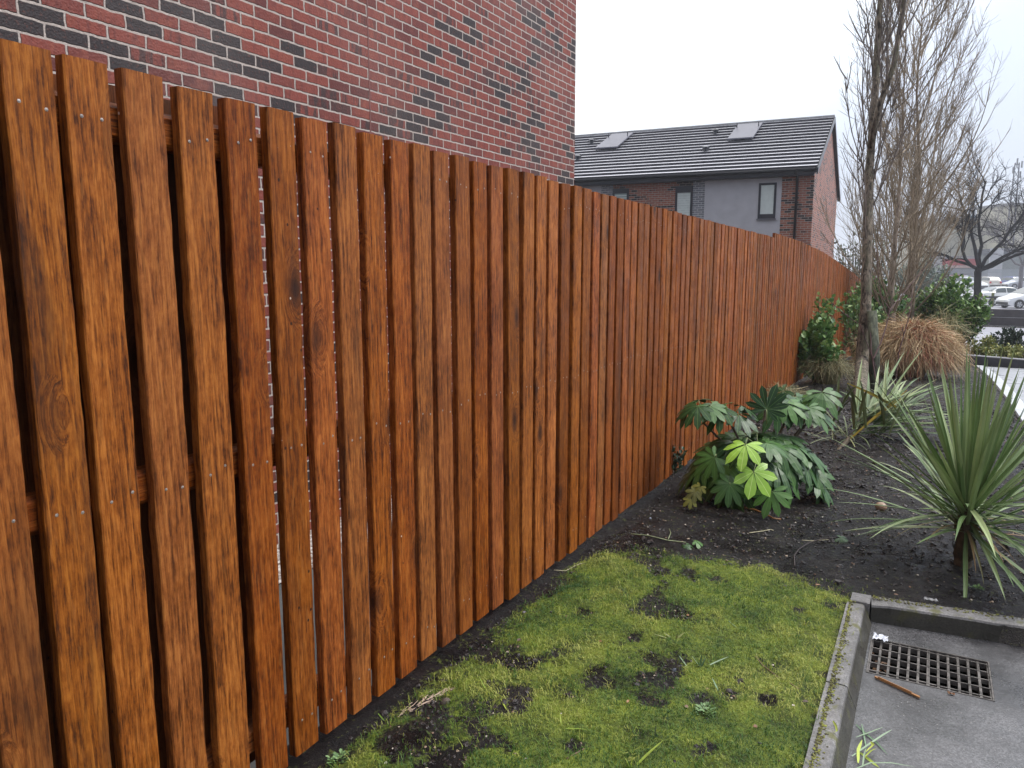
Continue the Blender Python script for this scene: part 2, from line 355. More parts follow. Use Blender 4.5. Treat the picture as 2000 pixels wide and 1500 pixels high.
def soilmat():
    m = M('wet_soil', .5, .4); o = m.obj(); lawn = m.attr('lawn')
    n1 = m.noise(o, 5, 5, .6); n2 = m.noise(o, 60, 4, .7); n3 = m.noise(o, 240, 3, .7)
    f = m.math('ADD', m.math('MULTIPLY', n1, .35), m.math('ADD', m.math('MULTIPLY', n2, .4), m.math('MULTIPLY', n3, .25)))
    soil = m.ramp(f, [(.34, (.005, .004, .0045)), (.70, (.105, .080, .068)), (.52, (.018, .014, .0145))])
    # pale chips and bits of bark
    v = m.n('ShaderNodeTexVoronoi', feature='F1'); m.l(m.mapping(o, (1, 1, 1)), v.inputs['Vector']); v.inputs['Scale'].default_value = 75
    s_ = m.n('ShaderNodeSeparateColor'); m.l(v.outputs['Color'], s_.inputs[0])
    chip = m.math('MULTIPLY', m.maprange(v.outputs['Distance'], .16, .24, 1., 0.), m.math('GREATER_THAN', s_.outputs[0], .955))
    soil = m.mix(chip, soil, m.ramp(s_.outputs[1], [(0., (.32, .27, .22)), (1., (.12, .05, .03))]))
    gr = m.ramp(m.math('ADD', m.math('MULTIPLY', m.noise(o, 7, 4, .6), .6), m.math('MULTIPLY', n2, .4)), [(.36, (.032, .048, .010)), (.60, (.31, .39, .045)), (.48, (.15, .21, .030))])
    lf = m.maprange(m.math('ADD', lawn, m.math('MULTIPLY', m.math('SUBTRACT', m.math('ADD', m.math('MULTIPLY', n2, .6), m.math('MULTIPLY', m.noise(o, 22, 4, .7), .4)), .5), 3.2)), .22, .75)
    m.col(m.mix(lf, soil, gr))
    wet = m.maprange(m.noise(m.mapping(o, (1, .7, 1)), 3.2, 4, .6), .42, .57, .65, .22)
    m.rough(m.mix(lf, m.mix(.0, wet, wet), (.75, .75, .75, 1)))
    m.bump(m.math('ADD', m.math('MULTIPLY', n2, 1.), m.math('MULTIPLY', n3, .6)), 1., .03)
    return m.mat
go = gm.build('ground', soilmat(), smooth=True); tag(go, kind='structure')
la = go.data.attributes.new('lawn', 'FLOAT', 'POINT'); la.data.foreach_set('value', np.array(lw, dtype=np.float32))

# sheets laid on the ground
def sheet(name, x0, x1, y0, y1, dz, mat, dx=1., dy=1., zf=None, edge=None):
    mb = MB(); xs = np.linspace(x0, x1, max(2, int(abs(x1 - x0) / dx) + 1)); ys = sorted(set(list(np.linspace(y0, y1, max(2, int(abs(y1 - y0) / dy) + 1))) + [a for a, b in GP if y0 < a < y1]))
    for y in ys:
        for x in xs: mb.vert((x, y, (zf(x, y) if zf else g(y)) + dz))
    k = len(xs)
    for j in range(len(ys) - 1):
        for i in range(k - 1): mb.face(j * k + i, j * k + i + 1, (j + 1) * k + i + 1, (j + 1) * k + i)
    return tag(mb.build(name, mat), kind='structure')
def wetasphalt(name, c0, c1, r0=.12, r1=.5, sc=1.):
    m = M(name, .3, .5); o = m.obj()
    n1 = m.noise(o, 1.6 * sc, 5, .6); n2 = m.noise(o, 130 * sc, 3, .7)
    c = m.mix(n1, c0, c1); c = m.mix(m.maprange(n2, .4, .7, 0., .5), c, tuple(x * .45 for x in c0))
    m.col(c); m.rough(m.maprange(m.noise(o, 2.6 * sc, 4, .6), .35, .65, r0, r1)); m.bump(n2, .35, .004); return m.mat
ROADM = wetasphalt('wet_road', (.30, .30, .34), (.40, .40, .45), .25, .5, .5)
sheet('road', 1.2, 60, 20.5, 43, .012, ROADM, 4, 2)
sheet('car_park', -1.2, 90, 46, 135, .012, ROADM, 8, 4)
# behind the fence: paved strip and gravel at the foot of the brick house
sheet('path', -3.35, -1.9, -4, 9.5, .004, simple('concrete_flags', (.11, .115, .11), .7, .2, 5), .5, .5, zf=lambda x, y: g(y) - .5)
def gravelmat():
    m = M('pale_gravel', .6); o = m.obj(); v = m.n('ShaderNodeTexVoronoi', feature='F1'); m.l(o, v.inputs['Vector']); v.inputs['Scale'].default_value = 34
    s_ = m.n('ShaderNodeSeparateColor'); m.l(v.outputs['Color'], s_.inputs[0])
    m.col(m.ramp(s_.outputs[0], [(0., (.18, .13, .10)), (1., (.75, .70, .64))])); m.bump(m.math('SUBTRACT', 1., v.outputs['Distance']), 1., .02); return m.mat
sheet('gravel_strip', -3.85, -3.352, -4, 9.5, .010, gravelmat(), .25, .5, zf=lambda x, y: g(y) - .5)

# sunken wet pavement in front, with a hole for the drain
DX0, DX1, DY0, DY1 = -.108, .306, 2.992, 3.300
PZ = -.115
def pavemat():
    m = M('wet_pavement', .3, .9); o = m.obj()
    n1 = m.noise(o, 4, 5, .6); n2 = m.noise(o, 170, 3, .75); n3 = m.noise(o, 34, 4, .6)
    c = m.ramp(n1, [(.35, (.050, .049, .053)), (.65, (.175, .172, .18))])
    c = m.mix(m.maprange(n2, .42, .62, .75, 0.), c, (.022, .021, .022))
    v = m.n('ShaderNodeTexVoronoi', feature='F1'); m.l(o, v.inputs['Vector']); v.inputs['Scale'].default_value = 110
    s_ = m.n('ShaderNodeSeparateColor'); m.l(v.outputs['Color'], s_.inputs[0])
    c = m.mix(m.math('MULTIPLY', m.math('GREATER_THAN', s_.outputs[0], .95), m.maprange(v.outputs['Distance'], .2, .3, 1., 0.)), c, (.22, .21, .20))
    m.col(c); m.rough(m.maprange(m.noise(m.mapping(o, (1, 1, 1)), 3.1, 4, .6), .42, .60, .06, .45))
    m.bump(m.math('ADD', m.math('MULTIPLY', n2, .7), m.math('MULTIPLY', n3, .5)), .5, .005); return m.mat
PAVE = pavemat()
pv = MB()
xs = [-.14, DX0, DX1, .7, 1.2, 3.5]; ys = [-.5, 1, 2, DY0, DY1, 3.52]
idx = {}
for j, y in enumerate(ys):
    for i, x in enumerate(xs): idx[i, j] = pv.vert((x, y, PZ))
for j in range(len(ys) - 1):
    for i in range(len(xs) - 1):
        if (i, j) != (1, 3): pv.face(idx[i, j], idx[i + 1, j], idx[i + 1, j + 1], idx[i, j + 1])
tag(pv.build('pavement', PAVE), kind='structure')

# kerbs: individual concrete edging stones, worn and mossy
def concmat(name, a, b, moss=.5):
    m = M(name, .5, .5); o = m.obj(); n1 = m.noise(o, 9, 5, .65); n2 = m.noise(o, 120, 3, .7)
    c = m.ramp(n1, [(.3, b), (.7, a)])
    c = m.mix(m.maprange(n2, .35, .62, .55, 0.), c, tuple(x * .35 for x in b))
    sp = m.n('ShaderNodeSeparateXYZ'); m.l(o, sp.inputs[0])
    c = m.mix(m.math('MULTIPLY', m.maprange(m.noise(o, 14, 4, .6), .56, .66), moss), c, (.10, .10, .018))
    nrm = m.n('ShaderNodeNewGeometry'); sn = m.n('ShaderNodeSeparateXYZ'); m.l(nrm.outputs['Normal'], sn.inputs[0])
    m.col(c); m.rough(m.maprange(m.noise(o, 5, 3), .4, .6, .25, .6)); m.bump(m.math('ADD', n1, m.math('MULTIPLY', n2, .7)), .5, .006); return m.mat
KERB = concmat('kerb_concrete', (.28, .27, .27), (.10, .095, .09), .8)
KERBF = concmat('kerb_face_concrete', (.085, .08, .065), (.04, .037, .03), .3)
def kerbstone(mb, p0, p1, wv, ztop, zbot, r=.012, seg=14, sd=0, batter=0.):
    """stone from p0 to p1 (plan), width vector wv pointing to the back; rounded front arris, worn edge"""
    p0, p1, wv = Vector(p0), Vector(p1), Vector(wv)
    rows = []
    for k in range(seg + 1):
        t = k / seg; p = p0.lerp(p1, t); e_ = .003 * mnoise.noise(Vector((t * 9, sd * 3.3, 1)))
        e_ -= .006 if k in (0, seg) else 0
        q = []
        for (a, z) in ((0., zbot), (0., ztop - r - .001 * (batter > 0)), (.3 * r, ztop - .3 * r), (r, ztop), (.5, ztop), (.999, ztop - .001)):
            aa = wv * (a if a >= .5 else a / wv.length)
            zz = z + (e_ + .0025 * mnoise.noise(Vector((p.x * 25, p.y * 25, a * 4))) if z > zbot else 0)
            if z == zbot and batter: aa = -wv.normalized() * batter
            q.append(mb.vert((p.x + aa.x, p.y + aa.y, zz)))
        q.append(mb.vert((p.x + wv.x, p.y + wv.y, zbot))); rows.append(q)
    for a, b in zip(rows, rows[1:]):
        for j in range(len(a) - 1):
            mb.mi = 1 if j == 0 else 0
            mb.face(a[j], b[j], b[j + 1], a[j + 1])
    mb.mi = 0; mb.face(*rows[0]); mb.face(*rows[-1][::-1])
ka = [3.44, 2.71, 1.79, .87, -.05]
klabels = ['mossy concrete kerb stone beside the lawn, from the corner to the joint', 'concrete kerb stone along the lawn below the joint, at the bottom edge of the photo', 'concrete kerb stone along the lawn nearest the viewer', 'concrete kerb stone along the lawn behind the viewer']
for i in range(3):
    mb = MB(); y0, y1 = ka[i + 1], ka[i] - .006
    kerbstone(mb, (kx(y1) - .018, y1), (kx(y0) - .018, y0), (-.072, .0), -.030, -.122, sd=i, batter=.032)
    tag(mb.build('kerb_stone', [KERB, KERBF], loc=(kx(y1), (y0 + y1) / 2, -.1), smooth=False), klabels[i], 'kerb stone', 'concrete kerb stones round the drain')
bk = [(-.125, 3.455), (.79, 3.540), (1.70, 3.625)]
bl = ['concrete kerb stone between the spiky plant and the drain grate', 'concrete kerb stone at the right edge, running on from the one behind the drain']
for i in range(2):
    mb = MB(); p0, p1 = bk[i], bk[i + 1]
    kerbstone(mb, (p0[0] + .004, p0[1]), (p1[0] - .004, p1[1]), (-.007, .085), -.030, -.5, sd=i + 5)
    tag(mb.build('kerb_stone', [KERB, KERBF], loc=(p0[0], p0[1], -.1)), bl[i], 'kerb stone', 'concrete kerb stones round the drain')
mb = MB(); kerbstone(mb, (-.128, 3.436), (-.128, 3.452), (-.078, 0), -.031, -.5, sd=9)
mb.obox((-.166, 3.49, -.265), (.038, 0, 0), (0, .048, 0), (0, 0, .234))
tag(mb.build('kerb_stone', [KERB, KERBF], loc=(-.16, 3.48, -.1)), 'small mossy corner block where the two concrete kerbs meet', 'kerb stone', 'concrete kerb stones round the drain')

# drain
IRON = simple('wet_galvanised_bars', (.17, .155, .145), .35, .45, 30, .3, .5)
PIT = simple('black_pit', (.003, .003, .003), .9, spec=.1)
dr = thing('storm_drain', 'rectangular steel drain grate of two square-mesh halves in the wet pavement', 'drain', ((DX0 + DX1) / 2, (DY0 + DY1) / 2, PZ))
def rel(mb, name, mat, parent, **k):
    o = mb.build(name, mat, parent, loc=(0, 0, 0), **k); o.matrix_parent_inverse = parent_inv(parent); return o
def parent_inv(p):
    from mathutils import Matrix
    m = Matrix.Translation(p.location) @ p.rotation_euler.to_matrix().to_4x4()
    return m.inverted()
mb = MB(); d = .8
for q in (((DX0, DY0), (DX1, DY0)), ((DX1, DY0), (DX1, DY1)), ((DX1, DY1), (DX0, DY1)), ((DX0, DY1), (DX0, DY0))):
    (a, b), (c, e_) = q; i = [mb.vert((a, b, PZ)), mb.vert((c, e_, PZ)), mb.vert((c, e_, PZ - d)), mb.vert((a, b, PZ - d))]; mb.face(*i)
i = [mb.vert((x, y, PZ - d)) for x, y in ((DX0, DY0), (DX1, DY0), (DX1, DY1), (DX0, DY1))]; mb.face(*i)
rel(mb, 'pit', PIT, dr)
mb = MB(); t = .006
for (x0, x1, y0, y1) in ((DX0 + .001, DX1 - .001, DY0 + .001, DY0 + t), (DX0 + .001, DX1 - .001, DY1 - t, DY1 - .001), (DX0 + .001, DX0 + t, DY0 + t, DY1 - t), (DX1 - t, DX1 - .001, DY0 + t, DY1 - t)):
    mb.box(x0, x1, y0, y1, PZ - .03, PZ + .002)
rel(mb, 'frame', IRON, dr)
cols = 12; cw = (DX1 - DX0 - 2 * t) / cols
for half in (0, 1):
    mb = MB()
    x0 = DX0 + t + half * 6 * cw; x1 = x0 + 6 * cw
    for k in range(7):
        x = x0 + k * cw; ww = .0052 if k in (0, 6) else .0042
        mb.box(max(x - ww, x0 + .0005), min(x + ww, x1 - .0005), DY0 + t, DY1 - t, PZ - .026, PZ - .002 - .0015 * half)
    for k in range(5):
        y = DY0 + .030 + k * (DY1 - DY0 - .05) / 4.
        mb.box(x0 + .001, x1 - .001, y - .0028, y + .0028, PZ - .020, PZ - .0005 - .0015 * half)
    rel(mb, 'grate', IRON, dr)
# leaves caught under the left end of the grate
mb = MB(); r_ = random.Random(5)
for k in range(60):
    p = Vector((DX0 + .015 + r_.random() * .055, DY0 + .03 + r_.random() * .24, PZ - .045 + r_.random() * .02)); a = r_.random() * 6.3; l_ = .012 + r_.random() * .02
    dd = Vector((math.cos(a), math.sin(a), r_.uniform(-.3, .5))); mb.strip([p, p + dd * l_ * .5, p + dd * l_], [.002, .006, .001], (-math.sin(a), math.cos(a), .3), seed=r_.random())
BROWNLEAF = leafmat('brown_leaf', [(0, (.14, .045, .02)), (1, (.34, .19, .09))], .5)
rel(mb, 'leaf_litter', BROWNLEAF, dr)

# ================================================================= FENCE
fe = thing('wooden_fence', 'long stained close-boarded wooden fence running the whole length of the bed', 'fence', (-1.494, 1.2, 0))
FX = -1.494
def ztop(Y): return 1.40 + .411 - .0157 * Y if Y < 8.6 else max(g(Y) + 1.80 + .04, -5)
def zbase(Y): return g(Y) + .002
Pm = [-.045, .030, .105, .180] # unused seeds
edges = [.5620, .6400, .7245, .8110, .9000, .9845, 1.0690, 1.1530, 1.2380, 1.3220, 1.4060, 1.4900, 1.5740, 1.6590, 1.7440, 1.8300, 1.9150, 2.0]
ys_ = [e_ * 1.494 for e_ in edges]
ys_ = [ys_[0] - .1266 * k for k in range(12, 0, -1)] + ys_
fr = random.Random(11)
while ys_[-1] < 28.6: ys_.append(ys_[-1] + (.1266 if ys_[-1] < 3.6 else .112) + fr.uniform(-.006, .006))
def board(mb, Y, wd, x, zt, zb, th, seed, lean=0., bow=0., nseg=22, rough=.0012, xl=0.):
    mb.seed = seed; b = .003; rings = []
    for k in range(nseg + 1):
        t = k / nseg; z = zb + (zt - zb) * t
        yy = Y + lean * (t - .5) + bow * math.sin(math.pi * t)
        n0 = rough * mnoise.noise(Vector((seed * 50, z * 9, 0))) * 2 + rough * 1.6 * mnoise.noise(Vector((seed * 50, z * 28, 4))); n1 = rough * mnoise.noise(Vector((seed * 50 + 9, z * 9, 3))) * 2 + rough * 1.6 * mnoise.noise(Vector((seed * 50 + 5, z * 26, 4)))
        cup = xl * (t - .5)
        y0, y1 = yy + n0, yy + wd + n1
        dz = (.004 * mnoise.noise(Vector((seed * 70, 1, 0))) if k == nseg else 0)
        pr = [(x - th, y0), (x - b, y0), (x, y0 + b), (x + .0008, (y0 + y1) / 2), (x, y1 - b), (x - b, y1), (x - th, y1)]
        rings.append([mb.vert((px_ + cup, py_, z + (dz * (j - 3) * .5))) for j, (px_, py_) in enumerate(pr)])
    n = 7
    for a, c in zip(rings, rings[1:]):
        for j in range(n): mb.face(a[j], a[(j + 1) % n], c[(j + 1) % n], c[j])
    mb.face(*rings[-1]); mb.face(*rings[0][::-1])
restb = MB(); nb = 0; NAIL = simple('nail_head', (.30, .26, .23), .4, .5, 200, metal=.4)
first = next(i for i, y in enumerate(ys_) if y > .38)
for i, Y in enumerate(ys_):
    wd = (.0930 if Y < 1.3 else .0945 if Y < 3.6 else .0885) + fr.uniform(-.003, .003); sdv = fr.random()
    zt = ztop(Y) + fr.uniform(-.005, .005) * (1 if Y < 5 else .6); zb = zbase(Y) + fr.uniform(-.006, .008)
    lean = fr.uniform(-.006, .006); bow = fr.uniform(-.003, .003); xo = FX + fr.uniform(-.004, .004)
    if i >= first and nb < 100:
        mb = MB(); board(mb, Y, wd, xo, zt, zb, .0265, sdv, lean, bow, 40 if Y < 4 else 16, xl=fr.uniform(-.004, .004))
        if Y < 9:
            mb.mi = 1
            for zr in (1.695, .905, .128):
                zn = zr + ztop(Y) - ztop(1.) + fr.uniform(-.012, .012)
                for yn in (.028, .072):
                    c_ = Vector((xo + .0016, Y + yn + fr.uniform(-.006, .006), zn + fr.uniform(-.01, .01))); cc = mb.vert(c_); rg_ = [mb.vert(c_ + Vector((-.0012, math.cos(1.047 * k) * .0040, math.sin(1.047 * k) * .0040))) for k in range(6)]
                    for k in range(6): mb.face(cc, rg_[k], rg_[(k + 1) % 6])
            mb.mi = 0
        rel(mb, 'board', [WOOD, NAIL], fe); nb += 1
    else: board(restb, Y, wd, xo, zt, zb, .0265, sdv, lean, bow, 8)
tag(rel(restb, 'board', WOOD, fe), kind='stuff')
# rails behind the boards: top, middle, bottom, in bays that follow the slope
RX = FX - .0325
for zr0, zr1 in ((1.655, 1.735), (.862, .942), (.085, .165)):
    Y = -1.0; k = 0
    while Y < 28:
        Y2 = min(Y + 2.75, 28.5); s0 = ztop(Y) - ztop(1.0); s1 = ztop(Y2) - ztop(1.0)
        mb = MB(); mb.seed = fr.random()
        v_ = [mb.vert(p) for p in ((RX, Y, zr0 + s0 + .012), (RX, Y, zr1 + s0 - .012), (RX - .012, Y, zr1 + s0), (RX - .045, Y, zr1 + s0), (RX - .045, Y, zr0 + s0), (RX - .012, Y, zr0 + s0))]
        w_ = [mb.vert(p) for p in ((RX, Y2 - .004, zr0 + s1 + .012), (RX, Y2 - .004, zr1 + s1 - .012), (RX - .012, Y2 - .004, zr1 + s1), (RX - .045, Y2 - .004, zr1 + s1), (RX - .045, Y2 - .004, zr0 + s1), (RX - .012, Y2 - .004, zr0 + s1))]
        for j in range(6): mb.face(v_[j], w_[j], w_[(j + 1) % 6], v_[(j + 1) % 6])
        mb.face(*v_); mb.face(*w_[::-1]); rel(mb, 'rail', WOODY, fe); Y = Y2; k += 1
for k in range(9):   # posts on the house side
    Y = .14 + 2.75 * (k + .0); Y = 2.86 + 2.75 * (k - 1)
    mb = MB(); mb.seed = fr.random(); mb.box(RX - .125, RX - .048, Y, Y + .08, g(Y) - .5, ztop(Y) - .05); rel(mb, 'post', WOOD, fe)
# boards on the house side of the first bay
for k in range(18):
    Y = -.88 + k * .1235 + .125
    mb = MB(); board(mb, Y, .112, RX - .047, ztop(Y) - .012 + fr.uniform(-.01, .006), zbase(Y) + .02, .019, fr.random(), 0, 0, 10)
    rel(mb, 'back_board', WOODB, fe)
mb = MB(); mb.seed = .3; mb.box(FX - .075, FX - .03, 2.875, 2.945, -.16, .10)

# ================================================================= NEAR BRICK HOUSE
hb = thing('brick_house', 'red and charcoal brick side wall of a tall house close behind the fence', 'house', (-8, 2.2, -.6))
WX = -3.85; WY = 8.70
mb = MB(); mb.box(-13, WX, -9, WY, -1.2, 6.6); rel(mb, 'wall', BRICK, hb)
mb = MB(); mb.box(WX + .0008, WX + .0025, 4.848, 4.862, -.6, 6.6); rel(mb, 'movement_joint', simple('joint_sealant', (.20, .075, .065), .6), hb)
mb = MB()
i = [mb.vert(p) for p in ((-13.3, -9.3, 6.6), (WX + .3, -9.3, 6.6), (WX + .3, WY + .3, 6.6), (-13.3, WY + .3, 6.6), (-8.4, -9.3, 9.4), (-8.4, WY + .3, 9.4))]
for q in ((0, 1, 4), (1, 2, 5, 4), (2, 3, 5), (3, 0, 4, 5), (3, 2, 1, 0)): mb.face(*[i[k] for k in q])
rel(mb, 'roof', simple('dark_roof', (.05, .05, .055), .4), hb)
# small white overflow pipe with a black lead below
mb = MB(); p = Vector((WX, 8.13, 1.16))
mb.tube([p + Vector((-.01, 0, .01)), p + Vector((.05, 0, .02)), p + Vector((.075, 0, 0)), p + Vector((.08, .0, -.07))], [.022, .022, .024, .018], 10)
mb.tube([p + Vector((.0, 0, .01)), p + Vector((.006, 0, .01))], [.04, .04], 12)
rel(mb, 'overflow_pipe', simple('white_plastic', (.72, .68, .70), .5, .1), hb, smooth=True)
mb = MB(); mb.tube([p + Vector((.07, 0, -.05)), p + Vector((.03, 0, -.16)), p + Vector((.008, .01, -.9))], [.012, .010, .010], 8)
rel(mb, 'drain_lead', simple('black_plastic', (.02, .02, .022), .4), hb, smooth=True)

# ================================================================= FAR TERRACE
HA = R(2.07); K = np.array([-3.655, 27.925, 0.])
th_ = thing('terraced_house', 'grey and red brick terraced house with striped dark tiled roof beyond the fence', 'house', (K[0], K[1], -1.4), HA)
# local frame: -x runs along the facade to the left, +y into the house; z0 is the root's z
def L3(s, u_, z): return (-s, u_, z + 1.4)
def lbox(mb, s0, s1, u0, u1, z0, z1): mb.box(-s1, -s0, u0, u1, z0 + 1.4, z1 + 1.4)
def loc(mb, name, mat, parent, **k): return mb.build(name, mat, parent, **k)
HL, HD, ZE, RU, ZR = 15.0, 10.73, 4.40, 5.365, 7.0
mb = MB()
i = [mb.vert(L3(*q)) for q in ((0, 0, -1.6), (HL, 0, -1.6), (HL, HD, -1.6), (0, HD, -1.6), (0, 0, ZE), (HL, 0, ZE), (HL, HD, ZE), (0, HD, ZE), (0, RU, ZR - .12), (HL, RU, ZR - .12))]
for q in ((0, 1, 5, 4), (2, 3, 7, 6), (3, 0, 4, 8, 7), (1, 2, 6, 9, 5)): mb.face(*[i[k] for k in q])
loc(mb, 'wall', BRICK2, th_)
NAVY = simple('navy_trim', (.022, .026, .038), .35, .15)
REND = simple('grey_render', (.46, .455, .49), .75, .07, 3, .1)
def panel(name, s0, s1, z0, z1, mat, u_=-.012): 
    mb = MB(); lbox(mb, s0, s1, u_, .02, z0, z1); return loc(mb, name, mat, th_)
panel('rendered_panel', 1.02, 3.61, -1.5, 4.28, REND); panel('rendered_panel', 7.47, 10.1, -1.5, 4.28, REND)
panel('grey_brick_panel', 3.613, 4.03, -1.5, 4.28, BRICKG, -.008); panel('grey_brick_panel', 7.02, 7.467, -1.5, 4.28, BRICKG, -.008)
GLASSP = M('window_glass', .08, .7); GLASSP.col((.30, .38, .38)); GLASSP = GLASSP.mat
BLIND = simple('pale_blind', (.62, .68, .66), .45, .05)
def window(s0, s1, z0, z1, head=0., blind=True, sill=True, slats=True):
    mb = MB(); fw_ = .075; u0, u1 = -.035, .03
    lbox(mb, s0, s0 + fw_, u0, u1, z0, z1); lbox(mb, s1 - fw_, s1, u0, u1, z0, z1)
    lbox(mb, s0 + fw_, s1 - fw_, u0, u1, z1 - fw_ - head, z1); lbox(mb, s0 + fw_, s1 - fw_, u0, u1, z0, z0 + fw_ * (2 if not head else 1))
    f = loc(mb, 'window', NAVY, th_)
    mb = MB(); lbox(mb, s0 + fw_, s1 - fw_, -.020, -.016, z0 + fw_, z1 - fw_ - head); loc(mb, 'pane', BLIND if blind else GLASSP, f)
    if slats:
        mb = MB(); z = z0 + .15
        while z < z1 - fw_ - head - .03: lbox(mb, s0 + fw_ + .01, s1 - fw_ - .01, -.024, -.021, z, z + .03 if not blind else z + .012); z += .085
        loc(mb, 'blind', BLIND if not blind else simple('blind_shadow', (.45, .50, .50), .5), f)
    if sill: mb = MB(); lbox(mb, s0 - .03, s1 + .03, -.08, -.0122, z0 - .05, z0 - .004); loc(mb, 'sill', simple('grey_sill', (.12, .12, .14), .5), f)
    return f
window(1.185, 1.765, 2.93, 4.12, 0., True, True, False); window(4.035, 4.655, 1.6, 4.14, .16); window(6.395, 7.015, 1.6, 4.14, .10, False)
mb = MB(); lbox(mb, 10.9, 11.4, -.03, .03, 2.9, 4.1); loc(mb, 'window', NAVY, th_)
# fascia, soffit, gutter
mb = MB(); lbox(mb, -.02, HL, -.30, -.27, 4.30, 4.52); lbox(mb, .0, HL, -.27, -.013, 4.285, 4.32); loc(mb, 'fascia', NAVY, th_)
mb = MB(); mb.tube([L3(-.05, -.36, 4.47), L3(HL, -.36, 4.47)], .055, 10); loc(mb, 'gutter', simple('gutter_black', (.008, .009, .014), .6, .1, spec=.2), th_, smooth=True)
mb = MB(); mb.tube([L3(.53, -.34, 4.47), L3(.53, -.34, 4.36), L3(.53, -.06, 4.22), L3(.53, -.06, -1.4)], .042, 8); loc(mb, 'downpipe', simple('black_downpipe', (.012, .010, .014), .35), th_, smooth=True)
# roof: stepped concrete tile courses
TILE = M('sky_sheen_tile', .22, .9); TILE.b.inputs['IOR'].default_value = 1.7
_o = TILE.obj(); TILE.col(TILE.mix(TILE.noise(_o, 9, 4), (.46, .46, .52), (.56, .56, .62))); TILE.rough(.38); TILE = TILE.mat  # sky's sheen on the dark wet tiles put into a pale base colour
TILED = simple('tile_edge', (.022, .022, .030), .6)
slp = (ZR - ZE - .08) / (RU + .34); ang = math.atan(slp)
def roofz(u_): return ZE + .10 + (u_ + .34) * slp
mb = MB(); nc = 16; u0 = -.34; du = (RU + .34) / nc; st = .092
for k in range(nc):
    a, b = u0 + k * du, u0 + (k + 1) * du + (.0 if k == nc - 1 else .02)
    za, zb_ = roofz(a), roofz(b); x0, x1 = .09, -HL
    mb.mi = 0
    q = [mb.vert((x0, a, za + 1.4 + st)), mb.vert((x1, a, za + 1.4 + st)), mb.vert((x1, b, zb_ + 1.4 + .004)), mb.vert((x0, b, zb_ + 1.4 + .004))]; mb.face(*q[::-1])
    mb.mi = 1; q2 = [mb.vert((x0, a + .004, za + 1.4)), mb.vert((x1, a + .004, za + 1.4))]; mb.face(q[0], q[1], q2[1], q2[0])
mb.mi = 0
q = [mb.vert((.09, RU, roofz(RU) + 1.4)), mb.vert((-HL, RU, roofz(RU) + 1.4)), mb.vert((-HL, HD + .3, ZE + 1.4 + .02)), mb.vert((.09, HD + .3, ZE + 1.4 + .02))]; mb.face(*q)
loc(mb, 'roof_tiles', [TILE, TILED], th_)
mb = MB()
for k in range(33):
    mb.tube([(.10 - k * .455, RU, roofz(RU) + 1.42), (.10 - (k + 1) * .455 + .01, RU, roofz(RU) + 1.42)], .075 if k % 1 == 0 else .07, 8)
loc(mb, 'ridge_tiles', simple('ridge_tile', (.16, .165, .18), .4, .3, 3), th_)
mb = MB()
for (a, b) in (((-.34, roofz(-.34) - .02), (RU, roofz(RU) - .02)), ((RU, roofz(RU) - .02), (HD + .34, ZE - .05))):
    for (x0, x1, dz0, dz1) in ((.0005, .10, -.13, .0), (.102, .13, -.17, .035)):
        i = [mb.vert((x, y_, z_ + 1.4 + dz)) for x in (x0, x1) for (y_, z_) in (a, b) for dz in (dz0, dz1)]
        for q in ((0, 1, 3, 2), (4, 6, 7, 5), (0, 4, 5, 1), (2, 3, 7, 6), (1, 5, 7, 3), (0, 2, 6, 4)): mb.face(*[i[k] for k in q])
loc(mb, 'verge', NAVY, th_)
PANEL = simple('grey_panel', (.105, .105, .135), .45, .08, 2, spec=.3)
for s0, s1 in ((2.52, 3.47), (7.86, 8.82)):
    ut, ub = 4.95, 2.85; zt, zb_ = roofz(ut) + .13, roofz(ub) + .20
    mb = MB(); i = [mb.vert(L3(s, u_, z + dz)) for dz in (-.05, 0) for (s, u_, z) in ((s0, ut, zt), (s1, ut, zt), (s1, ub, zb_), (s0, ub, zb_))]
    mb.face(4, 5, 6, 7); mb.face(3, 2, 1, 0)
    for j in range(4): mb.face(j, (j + 1) % 4, 4 + (j + 1) % 4, 4 + j)
    pn = loc(mb, 'roof_panel', PANEL, th_)
    mb = MB()
    for s in (s0 + .06, s1 - .06): mb.tube([L3(s, ub + .05, roofz(ub + .05)), L3(s, ub + .05, zb_ - .04)], .02, 6); mb.tube([L3(s, ut - .6, roofz(ut - .6)), L3(s, ut - .6, zt - .07)], .02, 6)
    loc(mb, 'bracket', NAVY, pn)
for s, u_ in ((4.2, 4.1), (4.08, 1.95), (9.4, 4.0), (9.2, 1.9)):
    mb = MB(); z = roofz(u_)
    mb.tube([L3(s, u_, z - .05), L3(s, u_, z + .17)], .075, 10); mb.tube([L3(s, u_, z + .17), L3(s, u_, z + .20), L3(s, u_, z + .25)], [.15, .16, .05], 12)
    loc(mb, 'roof_vent', NAVY, th_)

